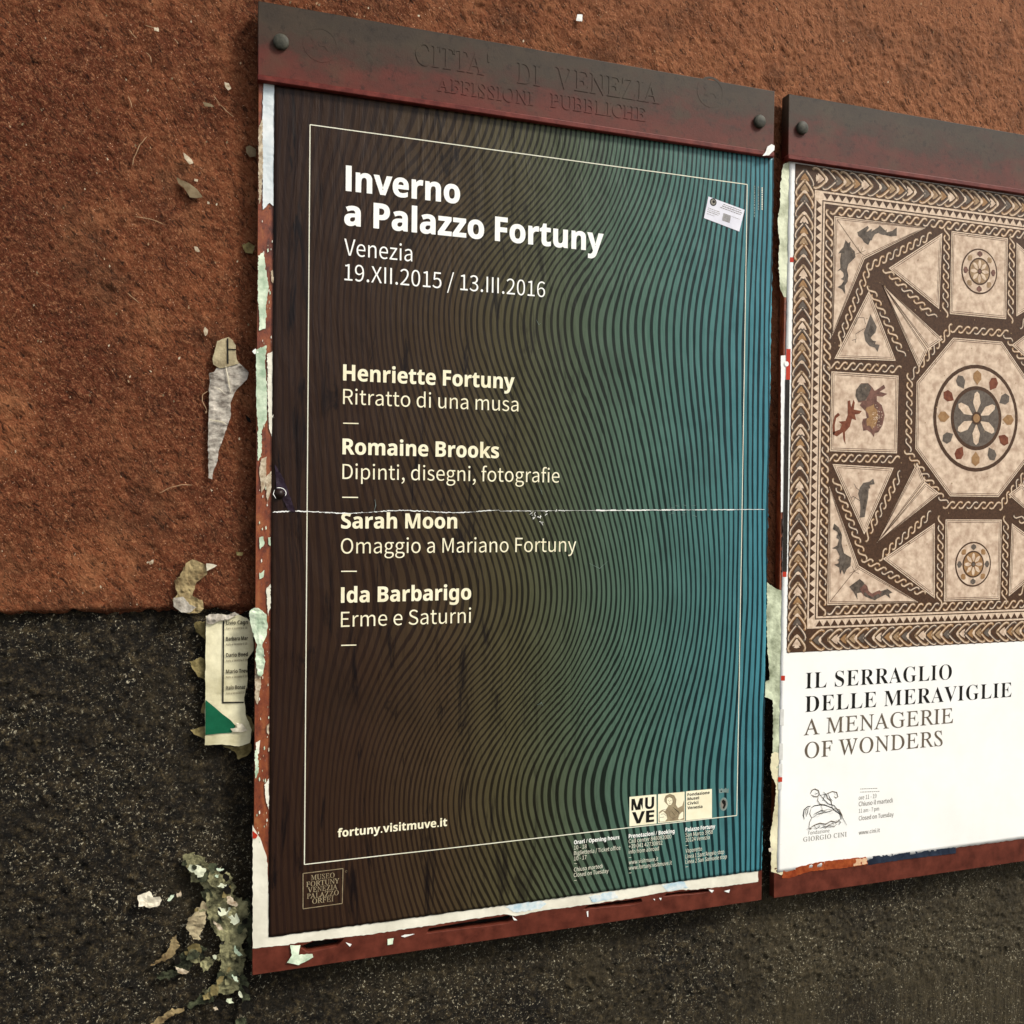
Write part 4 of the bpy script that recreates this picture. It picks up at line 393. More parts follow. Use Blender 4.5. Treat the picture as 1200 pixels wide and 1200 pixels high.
SERIF = '''
A698|-127 0 -123 19 -101 21 -59 36 -39 48 0 84 536 715 556 715 531 75 535 56 544 41 568 28 619 19 616 0 333 0 337 19 374 21 396 28 411 39 420 57 429 99 434 238 200 238 182 232 83 116 60 84 49 62 49 42 59 29 78 22 118 19 113 0|215 275 436 275 448 552
B661|-51 0 -46 20 1 25 29 40 42 56 54 80 192 590 198 632 194 654 186 664 174 671 122 680 127 700 385 700 456 696 515 683 560 662 592 633 612 595 618 549 613 511 599 476 575 445 542 419 499 397 447 378 484 363 513 343 537 318 553 289 563 256 565 197 557 156 540 120 514 87 482 59 443 36 397 19 345 7 258 0|290 389 358 394 413 409 456 433 487 466 506 507 512 555 508 589 498 617 480 638 455 653 423 663 383 666 348 664 332 661 318 652 298 604 246 406 248 397 256 392|231 31 297 37 352 55 396 84 428 123 447 172 452 199 452 250 449 269 435 302 425 315 399 336 382 343 342 354 292 357 246 355 233 348 228 340 165 109 158 67 162 48 175 38 198 33
C709|329 -15 246 -7 222 0 176 19 135 45 118 61 102 78 74 118 63 140 47 188 38 269 46 343 60 391 80 439 120 507 153 549 190 588 251 638 307 672 342 687 412 708 484 715 547 709 648 683 668 689 683 708 703 708 662 501 640 501 641 532 637 576 624 613 603 643 589 655 557 672 517 681 473 681 411 667 371 648 332 623 296 593 262 557 233 516 207 471 177 397 165 345 159 291 159 228 164 195 182 137 195 113 230 72 274 44 300 35 356 28 400 32 443 42 485 60 525 85 563 116 601 155 620 138 555 70 487 22 463 11 412 -6
D764|-54 0 -48 20 -1 25 27 38 40 54 52 78 189 580 198 625 194 653 186 663 173 670 121 680 127 700 396 700 490 691 544 676 570 665 614 638 652 605 682 565 694 543 711 494 720 439 718 356 698 279 662 207 612 142 571 105 524 72 472 45 414 23 352 8 251 0|256 33 311 37 361 48 407 66 448 91 484 121 515 156 554 216 574 261 588 308 601 382 604 433 598 503 579 561 548 607 528 625 504 640 478 652 417 665 346 664 329 659 320 652 303 623 166 121 158 80 160 60 174 46 205 37
E684|-51 0 -46 20 -1 25 27 38 41 54 52 78 189 580 198 625 194 653 186 663 174 670 122 680 127 700 663 700 633 548 616 548 613 593 601 631 588 644 561 657 504 665 370 665 334 661 317 650 309 637 298 607 240 391 349 392 407 402 435 415 456 434 472 459 484 491 503 491 432 243 414 243 417 282 413 318 406 336 393 347 373 354 345 357 232 357 159 85 158 64 165 49 175 42 196 37 324 36 406 46 457 64 500 91 538 127 582 192 602 192 529 0
F611|-47 0 -40 20 1 23 26 33 41 48 57 78 194 580 203 625 199 653 191 663 178 670 126 680 133 700 634 700 603 534 583 534 581 591 571 620 556 640 533 654 483 664 369 664 334 658 316 640 249 388 338 389 399 400 417 409 440 428 459 454 476 490 497 490 430 236 409 236 412 299 404 328 395 340 379 348 354 353 240 354 175 104 169 67 174 43 183 33 205 24 255 18 253 0
G815|369 -15 276 -6 248 1 196 20 172 33 130 63 95 100 81 120 58 166 51 191 42 244 41 297 54 371 71 419 94 466 137 532 172 573 210 609 273 654 342 688 415 708 453 713 516 714 582 704 679 670 707 666 733 675 758 707 775 707 728 493 711 493 706 522 690 573 677 595 645 632 626 647 581 669 555 676 499 682 438 675 381 655 355 640 329 622 281 578 260 552 223 493 206 460 181 393 165 326 160 261 166 189 186 129 220 80 264 45 319 23 383 16 418 19 450 26 480 39 506 55 529 85 570 238 576 287 568 306 556 313 485 323 490 342 780 342 775 323 725 316 705 306 691 290 671 234 627 53 587 32 502 2 459 -8
H784|-51 0 -46 20 -5 23 27 37 41 54 53 77 189 580 198 625 194 653 186 663 174 670 122 680 127 700 407 700 402 680 358 675 330 662 316 645 303 620 246 415 247 402 251 395 279 390 544 391 560 393 567 398 574 413 621 590 627 631 623 653 609 667 585 676 550 680 556 700 836 700 829 680 783 675 757 661 743 645 731 621 596 120 586 74 590 46 598 36 611 29 663 20 658 0 378 0 383 20 425 23 451 33 466 48 482 77 550 328 549 341 545 348 517 352 254 352 237 350 230 345 224 331 167 120 157 68 161 46 175 32 199 24 234 20 229 0
I369|-47 0 -40 20 1 23 26 33 41 48 57 77 194 580 203 625 199 653 191 663 178 670 126 680 133 700 415 700 410 680 364 675 337 661 323 645 312 621 175 120 166 74 170 46 178 36 190 29 242 20 237 0
L676|-36 0 -31 20 14 25 42 38 56 54 68 78 208 596 213 631 209 653 201 663 189 670 137 680 142 700 420 700 413 681 374 676 346 662 332 646 320 623 188 139 176 87 174 69 178 56 185 47 196 41 223 36 369 37 448 49 480 61 521 87 556 125 601 198 620 198 554 0
M888|-55 0 -49 20 -2 25 23 37 37 54 49 77 195 590 201 631 197 653 189 663 176 670 124 680 130 700 320 700 392 163 748 700 940 700 934 680 888 675 861 661 847 645 836 621 700 120 690 74 694 46 703 36 715 29 767 20 762 0 485 0 490 17 527 23 553 34 569 51 582 76 594 110 723 591 330 0 316 0 237 592 115 155 102 94 101 63 108 41 118 32 132 26 177 19 172 0
N754|509 -16 232 561 111 120 103 76 103 56 110 38 120 30 135 26 183 20 178 0 -51 0 -46 20 -4 25 25 38 40 54 52 77 197 597 199 623 186 652 173 665 158 675 122 680 127 700 274 700 532 163 647 587 654 628 652 651 646 662 636 670 620 674 573 680 578 700 807 700 801 680 757 675 731 663 716 647 704 624 528 -16
O778|301 -15 224 -7 158 16 105 54 65 106 41 169 32 244 39 312 50 358 67 403 88 446 113 488 174 566 247 630 308 668 350 688 393 703 459 714 533 712 602 693 641 671 688 628 722 572 737 528 744 481 742 418 732 361 705 284 676 229 629 159 574 98 528 60 480 29 412 1 376 -8|302 15 337 18 387 35 419 54 464 90 493 120 531 172 565 231 592 295 613 362 626 431 630 499 626 555 621 579 604 620 578 652 545 673 505 684 446 681 392 663 339 629 290 582 245 524 207 456 181 393 159 318 148 244 148 177 157 125 175 82 188 65 219 37 257 21
P607|-51 0 -46 20 0 25 27 37 41 53 52 77 192 590 198 631 194 653 186 664 174 671 122 680 127 700 403 700 468 696 521 683 562 661 591 630 609 591 615 543 611 504 600 468 580 435 554 406 502 371 437 347 361 336 235 334 223 326 162 97 158 69 163 45 179 30 207 23 249 20 243 0|290 365 354 371 407 387 448 414 477 450 495 495 499 521 500 568 497 586 486 617 468 640 457 649 427 662 409 666 367 670 335 665 324 659 315 649 299 610 240 386 241 375 248 368
R679|-51 0 -46 20 1 25 29 40 42 56 54 80 192 590 198 632 194 654 186 664 174 671 122 680 127 700 424 700 489 696 542 682 564 672 600 646 624 612 636 571 637 548 632 503 615 463 587 428 548 398 497 373 436 354 529 128 552 80 574 47 590 32 609 23 635 20 629 0 472 0 333 344 230 348 168 119 160 69 164 45 178 30 200 22 244 19 238 0|304 376 369 381 423 397 466 422 497 457 516 498 522 547 518 584 506 614 486 637 458 653 422 663 378 667 338 662 317 648 300 609 238 380
S555|231 -14 163 -7 63 20 38 12 22 -12 4 -12 38 220 58 221 64 160 79 109 90 88 118 53 135 40 174 22 196 18 232 17 267 25 289 35 316 57 331 75 351 119 355 145 354 175 347 201 330 236 289 289 184 402 162 433 148 461 135 503 133 532 135 566 144 597 158 626 188 663 229 691 261 705 314 715 365 714 402 708 471 688 494 694 510 712 529 712 497 507 480 507 476 560 464 604 456 622 433 652 404 672 369 682 349 683 301 675 264 651 240 615 234 584 233 556 246 514 292 449 414 316 439 270 452 218 453 190 450 152 440 118 424 85 390 44 345 13 310 -2 272 -11
T632|75 0 79 20 129 24 160 36 177 54 191 81 209 135 347 643 346 652 340 659 320 664 235 660 176 646 154 633 127 608 106 574 89 530 67 532 111 700 694 700 662 527 642 527 643 577 637 608 626 631 608 647 564 661 479 664 462 659 452 646 308 123 299 74 301 49 313 33 347 23 399 20 392 0
U739|301 -15 237 -10 209 -3 159 20 138 35 105 73 85 118 78 170 86 232 182 594 188 632 183 655 169 669 143 677 102 681 107 700 403 700 399 681 359 678 325 664 309 647 295 624 278 575 196 262 180 178 180 145 189 110 196 95 217 69 246 50 264 43 325 34 362 37 397 44 428 57 456 74 480 94 500 119 528 178 557 273 627 534 642 609 640 641 630 663 610 674 561 681 565 700 801 700 798 681 766 679 736 669 713 648 702 629 679 560 587 215 567 160 533 93 490 43 439 10 376 -9
V658|120 -15 144 623 139 645 129 661 105 675 57 680 61 700 341 700 336 682 299 680 269 668 257 654 249 632 244 583 225 144 579 564 617 616 628 639 629 654 625 664 606 676 558 680 562 700 778 700 771 680 750 677 731 668 681 622 143 -15
W892|124 -15 148 623 142 645 131 662 104 676 61 682 64 700 345 700 340 682 303 680 273 668 261 654 254 632 248 583 231 174 484 534 487 610 480 645 470 661 456 672 435 679 403 681 407 700 675 700 669 681 631 677 607 666 599 655 591 632 584 570 567 181 820 560 849 612 858 639 857 658 841 671 826 676 786 681 793 700 1004 700 1000 681 978 678 950 662 900 607 480 -15 461 -15 482 467 144 -15
X691|-94 0 -88 17 -66 21 -21 39 26 73 300 346 225 575 199 635 183 654 154 672 124 679 91 681 97 700 406 700 401 680 364 679 336 670 321 652 320 640 328 595 388 420 565 592 595 632 601 651 594 668 574 678 528 681 534 700 777 700 770 681 746 678 725 670 667 628 402 377 485 118 506 68 519 48 544 30 570 22 614 19 609 0 293 0 297 19 336 20 368 27 383 39 387 52 386 77 380 104 315 300 133 119 103 76 97 53 99 42 106 34 134 22 179 16 173 0
Y620|72 0 79 18 126 23 150 30 168 41 181 58 193 89 251 302 153 568 128 620 110 646 88 664 63 675 20 680 25 700 329 700 322 680 275 674 254 667 243 652 241 634 251 592 338 354 522 563 551 602 564 625 568 649 560 664 537 674 486 680 491 700 731 700 725 678 697 671 677 660 619 607 354 309 297 96 291 70 291 52 296 39 313 26 343 20 388 18 382 0
Z691|-17 0 -17 15 532 662 323 661 269 656 239 649 213 639 179 617 152 586 121 530 102 530 156 700 684 700 684 689 132 40 371 42 433 47 469 54 497 66 530 89 569 137 599 192 619 192 557 0
 263
'''
GLYPHS = {}
def _load(key, data):
    G = {}
    for ln in data.strip('\n').split('\n'):
        ch = ln[0]; parts = ln[1:].split('|'); loops = []
        for q in parts[1:]:
            n = list(map(int, q.split())); loops.append([(n[i], n[i + 1]) for i in range(0, len(n), 2)])
        G[ch] = (int(parts[0]), loops)
    GLYPHS[key] = G
_load('light', LIGHT); _load('bold', BOLD); _load('serifbold', SERIFBOLD); _load('serif', SERIF)
for _c, (_a, _l) in list(GLYPHS['serif'].items()):          # upright capitals
    _k = 0.268
    if _c in 'AVW':
        _p = [p for l in _l for p in l]; _m = lambda q: (max(q) + min(q)) / 2
        _k = (_m([x for x, y in _p if y > 640]) - _m([x for x, y in _p if y < 40])) / 690
    GLYPHS['serif'][_c] = (_a, [[(x - _k * y, y) for x, y in l] for l in _l])
GLYPHS['bold']['I'] = (310, [[(78, 0), (232, 0), (232, 700), (78, 700)]])
def offset(loops, wx, wy):
    if not loops: return loops
    area = lambda l: sum(l[i][0] * l[(i + 1) % len(l)][1] - l[(i + 1) % len(l)][0] * l[i][1] for i in range(len(l)))
    big = max((area(l) for l in loops), key=abs); sg = 1 if big > 0 else -1; out = []
    for l in loops:
        n = len(l); o = []
        for i in range(n):
            a, b, c = l[i - 1], l[i], l[(i + 1) % n]
            d1 = (b[0] - a[0], b[1] - a[1]); d2 = (c[0] - b[0], c[1] - b[1])
            l1 = math.hypot(*d1) or 1; l2 = math.hypot(*d2) or 1
            n1 = (d1[1] / l1, -d1[0] / l1); n2 = (d2[1] / l2, -d2[0] / l2)
            nx, ny = n1[0] + n2[0], n1[1] + n2[1]; q = max(0.35, (nx * nx + ny * ny) / 2)
            o.append((b[0] + sg * nx / q * wx, b[1] + sg * ny / q * wy))
        out.append(o)
    return out
def accent(G, ch):
    if ch == 'ì':
        a, l = G['i']; l = sorted(l, key=lambda q: max(p[1] for p in q))[:1]; x = a / 2
        return a, l + [[(x - 90, 700), (x - 40, 700), (x + 25, 590), (x - 10, 590)]]
    return G.get(ch)
def text_loops(body, font, weight=0, track=0):
    G = GLYPHS[font]; x = 0; out = []; ends = []
    for ch in body:
        g = G.get(ch) or accent(G, ch)
        if g is None: g = GLYPHS['light'].get(ch)
        if g is None: continue
        for l in offset(g[1], weight * (.25 if ch in 'MW' and font == 'bold' else 1), weight * (.2 if ch in 'MW' and font == 'bold' else .8)): out.append([(px + x, py) for px, py in l])
        x += g[0] + track; ends.append(max([p[0] for l in out for p in l] or [0]))
    x0 = min(p[0] for l in out for p in l)
    return out, x0, ends
def lettering(body, font, mat, parent, left, right, cap, y=0.0, weight=0, fit=None, raised=True, name='lettering', thick=0.0, track=0, label=None, up=(0.0006)):
    """text whose baseline runs from left to right (photo pixels) with capitals cap pixels tall; fit = how many letters end at right"""
    x0, za = at(left[0], left[1], y); x1, zb = at(right[0], right[1], y)
    zt = at(left[0], left[1] - cap, y)[1]; h = (zt - za) / 700
    z = (za + zb) / 2
    L, a, ends = text_loops(body, font, weight, track)
    k = (x1 - x0) / (ends[(fit or len(ends)) - 1] - a)
    loops = [[(x0 + (px - a) * k, z + py * h) for px, py in l] for l in L]
    o = plate(name, loops, y - up, thick, mat, parent, raised=raised)
    if label: o['label'] = label
    return o
# ---- wall
def make_plaster():
    m, nt, b, co = new_mat('red_roughcast')
    big = noise(nt, co, 2.6, 3, .55, off=(3, 0, 1)); mid = noise(nt, co, 17, 5, .65, off=(1, 0, 2)); fine = noise(nt, co, 240, 6, .72, stretch=(1, 1, 1), dist=.8)
    rot = nt.nodes.new('ShaderNodeMapping'); nt.links.new(co, rot.inputs[0]); rot.inputs['Rotation'].default_value = (0, math.radians(38), 0)
    streak = noise(nt, rot.outputs[0], 190, 4, .65, stretch=(1.0, 1, .38), off=(2, 0, 2), dist=1.0)
    base = ramp(nt, mid, [(.28, srgb(104, 58, 34)), (.5, srgb(150, 86, 54)), (.72, srgb(184, 120, 80))])
    base = mix(nt, base, srgb(104, 50, 30), ramp(nt, big, [(.42, 0.0), (.60, .85)]))
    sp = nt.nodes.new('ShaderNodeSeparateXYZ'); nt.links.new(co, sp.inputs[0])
    right_light = math_(nt, 'ADD', math_(nt, 'MULTIPLY', big, .8), math_(nt, 'MULTIPLY', sp.outputs[0], .30))     # stronger light from the right, painted in as paler plaster
    base = mix(nt, base, srgb(196, 130, 90), ramp(nt, right_light, [(.42, 0.0), (.75, .65)]))
    base = mix(nt, base, srgb(206, 146, 104), ramp(nt, fine, [(.50, 0.0), (.68, .75)]))
    base = mix(nt, base, srgb(38, 18, 10), ramp(nt, streak, [(.32, .9), (.49, 0.0)]))
    dirt = noise(nt, co, 7, 5, .7, off=(9, 0, 4))
    base = mix(nt, base, srgb(56, 42, 31), ramp(nt, dirt, [(.52, 0.0), (.72, .6)]))
    v = nt.nodes.new('ShaderNodeTexVoronoi'); nt.links.new(co, v.inputs['Vector']); v.inputs['Scale'].default_value = 120
    base = mix(nt, base, srgb(225, 190, 160), ramp(nt, v.outputs['Distance'], [(.05, .8), (.10, 0.0)]))
    nt.links.new(base, b.inputs['Base Color']); b.inputs['Roughness'].default_value = .92; b.inputs['Specular IOR Level'].default_value = .15
    h = math_(nt, 'ADD', fine, math_(nt, 'MULTIPLY', streak, 1.4)); bump(nt, b, h, 1.0, .0034)
    return m
def make_stone():
    m, nt, b, co = new_mat('black_pitted_stone')
    big = noise(nt, co, 3.2, 4, .6, off=(5, 0, 8)); mid = noise(nt, co, 75, 6, .75, off=(2, 0, 9)); fine = noise(nt, co, 330, 5, .8)
    base = ramp(nt, mid, [(.38, srgb(14, 11, 6)), (.51, srgb(56, 46, 30)), (.66, srgb(124, 108, 76))])
    base = mix(nt, base, srgb(14, 12, 9), ramp(nt, fine, [(.40, .95), (.54, 0.0)]))
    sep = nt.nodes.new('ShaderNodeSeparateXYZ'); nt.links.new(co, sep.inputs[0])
    lighter = math_(nt, 'ADD', math_(nt, 'MULTIPLY', big, .9), math_(nt, 'MULTIPLY', sep.outputs[0], .16))  # paler towards the right: the stronger light there is put into the colour
    base = mix(nt, base, srgb(8, 7, 4), ramp(nt, noise(nt, co, 24, 5, .7, off=(6, 0, 1)), [(.38, .6), (.50, 0.0)]))
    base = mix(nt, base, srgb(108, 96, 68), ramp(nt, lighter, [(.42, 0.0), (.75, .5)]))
    base = mix(nt, base, srgb(8, 7, 5), ramp(nt, noise(nt, co, 150, 4, .7, off=(1, 0, 3)), [(.34, .9), (.44, 0.0)]))
    glint = ramp(nt, noise(nt, co, 215, 3, .8, off=(7, 0, 3), dist=.5), [(.60, 0.0), (.65, 1.0)])
    where = ramp(nt, noise(nt, co, 16, 3, .6, off=(3, 0, 7)), [(.38, .12), (.60, 1.0)])
    base = mix(nt, base, srgb(214, 205, 176), math_(nt, 'MULTIPLY', glint, where))
    nt.links.new(base, b.inputs['Base Color']); b.inputs['Roughness'].default_value = .6; b.inputs['Specular IOR Level'].default_value = .2
    bump(nt, b, math_(nt, 'ADD', fine, math_(nt, 'MULTIPLY', mid, 2.0)), 1.0, .005)
    return m
def make_iron():
    """header sheets: grey-brown oxide on top, worn red paint towards the lower lip"""
    m, nt, b, co = new_mat('oxidised_red_iron')
    sep = nt.nodes.new('ShaderNodeSeparateXYZ'); nt.links.new(co, sep.inputs[0])
    hgt = math_(nt, 'DIVIDE', math_(nt, 'SUBTRACT', sep.outputs[2], 2.36), .128)
    n = noise(nt, co, 22, 5, .65, stretch=(.6, 1, 1)); f = math_(nt, 'ADD', hgt, math_(nt, 'MULTIPLY', math_(nt, 'SUBTRACT', n, .5), 1.5))
    c = ramp(nt, f, [(.0, srgb(118, 54, 42)), (.3, srgb(104, 51, 40)), (.52, srgb(82, 54, 42)), (.8, srgb(76, 62, 48)), (1., srgb(68, 56, 44))])
    c = mix(nt, c, srgb(88, 76, 56), ramp(nt, noise(nt, co, 12, 4, .6, off=(4, 0, 0)), [(.5, 0.0), (.7, .5)]))
    c = mix(nt, c, srgb(26, 19, 15), ramp(nt, noise(nt, co, 75, 7, .75), [(.34, .55), (.46, 0.0)]))
    nt.links.new(c, b.inputs['Base Color']); b.inputs['Roughness'].default_value = .6; b.inputs['Specular IOR Level'].default_value = .2
    bump(nt, b, noise(nt, co, 260, 5, .7), .5, .0006)
    return m
def make_board():
    m, nt, b, co = new_mat('rusty_brown_paint')
    n = noise(nt, co, 55, 6, .7, stretch=(1, 1, .5)); c = ramp(nt, n, [(.32, srgb(84, 34, 16)), (.45, srgb(142, 66, 34)), (.55, srgb(166, 86, 44)), (.68, srgb(184, 112, 62))])
    c = mix(nt, c, srgb(196, 176, 158), ramp(nt, noise(nt, co, 170, 5, .75, stretch=(1, 1, .35), off=(3, 0, 1)), [(.62, 0.0), (.7, .85)]))
    c = mix(nt, c, srgb(52, 30, 20), ramp(nt, noise(nt, co, 90, 4, .7, off=(8, 0, 1)), [(.3, .8), (.42, 0.0)]))
    nt.links.new(c, b.inputs['Base Color']); b.inputs['Roughness'].default_value = .5
    bump(nt, b, noise(nt, co, 200, 5, .7), .6, .0007)
    return m
def make_poster():
    """flowing moire of dark lines on a brown-to-teal blend, as printed"""
    m, nt, b, co = new_mat('wavy_line_print')
    sep = nt.nodes.new('ShaderNodeSeparateXYZ'); nt.links.new(co, sep.inputs[0]); X, Z = sep.outputs[0], sep.outputs[2]
    u = math_(nt, 'DIVIDE', X, UW); v = math_(nt, 'DIVIDE', math_(nt, 'SUBTRACT', Z0, Z), VH)
    w = math_(nt, 'COSINE', math_(nt, 'MULTIPLY', math_(nt, 'ADD', v, .09), 2 * math.pi / .706))
    w2 = math_(nt, 'COSINE', math_(nt, 'MULTIPLY', math_(nt, 'ADD', v, .02), 2 * math.pi / 1.9))
    A = ramp(nt, math_(nt, 'MULTIPLY', math_(nt, 'ADD', u, .1), .8333), [(.0, 0.0), (.04, .03), (.15, .26), (.28, .82), (.40, 1.08), (.53, .98), (.66, .58), (.80, .30), (.90, .08), (1., .0)], 'B_SPLINE')
    # slow irregular drift of the lines
    mp = nt.nodes.new('ShaderNodeMapping'); nt.links.new(co, mp.inputs[0]); mp.inputs['Scale'].default_value = (9, 0, 2.2)
    dr = nt.nodes.new('ShaderNodeTexNoise'); nt.links.new(mp.outputs[0], dr.inputs['Vector']); dr.inputs['Scale'].default_value = 1; dr.inputs['Detail'].default_value = 1
    drift = math_(nt, 'MULTIPLY', math_(nt, 'SUBTRACT', dr.outputs[0], .5), .022)
    mp2 = nt.nodes.new('ShaderNodeMapping'); nt.links.new(co, mp2.inputs[0]); mp2.inputs['Scale'].default_value = (42, 0, 6)
    d2 = nt.nodes.new('ShaderNodeTexNoise'); nt.links.new(mp2.outputs[0], d2.inputs['Vector']); d2.inputs['Scale'].default_value = 1; d2.inputs['Detail'].default_value = 2
    drift = math_(nt, 'ADD', drift, math_(nt, 'MULTIPLY', math_(nt, 'SUBTRACT', d2.outputs[0], .5), .005))
    w3 = math_(nt, 'MULTIPLY_ADD', math_(nt, 'COSINE', math_(nt, 'MULTIPLY', math_(nt, 'SUBTRACT', v, .1), 2 * math.pi / .68)), .27, 1.0)
    D = math_(nt, 'ADD', math_(nt, 'MULTIPLY', math_(nt, 'MULTIPLY', math_(nt, 'MULTIPLY', A, w), w3), .104), math_(nt, 'MULTIPLY', math_(nt, 'MULTIPLY', A, w2), .02))
    s = math_(nt, 'ADD', math_(nt, 'SUBTRACT', X, D), drift)
    ph = math_(nt, 'SINE', math_(nt, 'MULTIPLY', s, 2 * math.pi / PITCH))
    wid = math_(nt, 'MULTIPLY', math_(nt, 'SUBTRACT', noise(nt, co, 1, 2, .6, stretch=(40, 0, 4), off=(4, 0, 4)), .5), 1.6)
    f = math_(nt, 'ADD', ph, wid)
    stripe = ramp(nt, math_(nt, 'MULTIPLY_ADD', f, .25, .5), [(.36, 1.0), (.50, 0.0)])      # 1 on the dark line
    uu = math_(nt, 'MULTIPLY', math_(nt, 'ADD', u, .07), 1 / 1.142)
    light = ramp(nt, uu, [(.0, srgb(56, 36, 25)), (.16, srgb(66, 46, 31)), (.32, srgb(82, 66, 44)), (.45, srgb(92, 88, 60)), (.56, srgb(90, 104, 80)), (.72, srgb(92, 130, 114)), (.88, srgb(86, 142, 140)), (1., srgb(80, 158, 174))])
    dark = ramp(nt, uu, [(.0, srgb(46, 28, 21)), (.16, srgb(48, 31, 22)), (.3, srgb(44, 31, 21)), (.5, srgb(34, 34, 20)), (.72, srgb(20, 42, 36)), (1., srgb(14, 50, 60))])
    c = mix(nt, light, dark, stripe)
    mot = noise(nt, co, 5, 4, .6, off=(2, 0, 5))
    c = mix(nt, c, srgb(30, 24, 16), ramp(nt, mot, [(.55, 0.0), (.8, .35)]))
    # dark glue creases on the brown side
    cr = noise(nt, co, 1, 6, .7, stretch=(30, 0, 4.5), off=(1, 0, 7), dist=1.1)
    left = ramp(nt, uu, [(.35, 1.0), (.62, .12)])
    c = mix(nt, c, srgb(17, 9, 11), math_(nt, 'MULTIPLY', ramp(nt, cr, [(.35, .9), (.44, 0.0)]), left))
    nt.links.new(c, b.inputs['Base Color']); b.inputs['Roughness'].default_value = .42; b.inputs['Specular IOR Level'].default_value = .16
    h = math_(nt, 'ADD', math_(nt, 'MULTIPLY', noise(nt, co, 1, 4, .6, stretch=(40, 0, 6), off=(1, 0, 7), dist=.8), 1.0), math_(nt, 'MULTIPLY', noise(nt, co, 9, 3, .5), 1.4))
    h = math_(nt, 'ADD', h, math_(nt, 'MULTIPLY', noise(nt, co, 500, 3, .6), .06))
    bump(nt, b, h, .8, .003)
    return m
PITCH = 0.0124
M = {}
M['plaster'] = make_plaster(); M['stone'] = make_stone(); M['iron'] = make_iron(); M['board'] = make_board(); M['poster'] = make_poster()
M['rail'] = simple('dull_red_rail_paint', srgb(92, 42, 30), srgb(128, 64, 48), 34, .5, .4, .0005)
M['lip'] = simple('bright_red_worn_lip', srgb(104, 40, 34), srgb(138, 62, 52), 60, .5, .4, .0004)
M['dark'] = simple('black_recess', srgb(18, 14, 11), srgb(34, 27, 20), 80, .9)
M['side'] = simple('dark_iron_edge', srgb(40, 26, 22), srgb(60, 38, 30), 80, .7)
M['bolt'] = simple('grey_green_bolt', srgb(62, 62, 54), srgb(92, 90, 78), 150, .55, .4, .0004)
M['white'] = simple('white_ink', srgb(236, 236, 230), srgb(244, 243, 236), 20, .5, .15, .0003)
M['cream'] = simple('cream_ink', srgb(228, 220, 186), srgb(240, 234, 206), 20, .5, .15, .0003)
M['lightink'] = simple('pale_cream_ink', srgb(214, 212, 190), srgb(226, 224, 206), 20, .5, .15, .0003)
M['greyink'] = simple('faded_grey_green_ink', srgb(128, 150, 142), srgb(150, 170, 164), 40, .5, .1, .0003)
M['tanink'] = simple('tan_ink', srgb(160, 142, 112), srgb(182, 166, 132), 60, .5, .1, .0003)
M['blackink'] = simple('black_ink', srgb(24, 22, 20), srgb(34, 31, 27), 30, .5, .1, .0003)
M['brownink'] = simple('grey_brown_ink', srgb(118, 104, 88), srgb(132, 118, 100), 30, .5, .1, .0003)
M['softink'] = simple('soft_grey_ink', srgb(150, 144, 132), srgb(166, 160, 148), 60, .5, .1, .0003)
M['redink'] = simple('red_registration_ink', srgb(214, 58, 36), srgb(226, 74, 48), 30, .5, .1, .0003)
M['whitepaper'] = simple('white_poster_paper', srgb(232, 232, 226), srgb(240, 240, 236), 7, .55, .35, .0012)
M['underpaper'] = simple('blank_underlayer_paper', srgb(206, 202, 184), srgb(232, 229, 212), 9, .6, .5, .0015)
M['bluepaper'] = simple('blue_white_paper', srgb(190, 202, 206), srgb(222, 226, 226), 16, .6, .5, .0012)
M['skyblue'] = simple('sky_blue_print_patch', srgb(160, 200, 218), srgb(222, 226, 222), 40, .6, .4, .0008, lo=.3, hi=.6)
M['greenpaper'] = simple('mildewed_green_paper', srgb(120, 128, 96), srgb(206, 214, 184), 24, .85, .8, .002, lo=.3, hi=.62)
M['mintpaper'] = simple('pale_mint_paper', srgb(166, 190, 160), srgb(218, 230, 204), 45, .8, .6, .001)
M['olivepaper'] = simple('rotten_olive_paper', srgb(44, 44, 30), srgb(176, 172, 128), 60, .9, .9, .003, lo=.3, hi=.66)
M['darkolive'] = simple('dark_rotten_paper', srgb(24, 24, 18), srgb(104, 110, 82), 60, .9, .9, .003, lo=.35, hi=.7)
M['tanpaper'] = simple('stained_tan_paper', srgb(124, 102, 70), srgb(188, 168, 122), 40, .85, .8, .002)
M['newsprint'] = simple('grey_newsprint', srgb(128, 118, 108), srgb(206, 198, 184), 55, .85, .6, .0012, stretch=(1, 1, 1.8))
M['palescrap'] = simple('pale_torn_paper', srgb(196, 186, 160), srgb(224, 216, 194), 60, .8, .6, .001)
M['listpaper'] = simple('yellowed_list_paper', srgb(196, 188, 150), srgb(232, 226, 192), 14, .8, .6, .0015)
M['greenink'] = simple('green_ink', srgb(14, 98, 66), srgb(24, 116, 80), 40, .7)
M['ochre'] = simple('ochre_paste_stain', srgb(110, 98, 60), srgb(170, 154, 104), 60, .9, .8, .002)
M['chip'] = simple('pale_chip', srgb(176, 152, 122), srgb(212, 198, 172), 120, .85, .6, .001)
M['whitechip'] = simple('white_chip', srgb(220, 220, 214), srgb(238, 238, 232), 120, .7)
M['sticker'] = simple('white_sticker', srgb(208, 208, 218), srgb(222, 222, 230), 30, .45, .1, .0003)
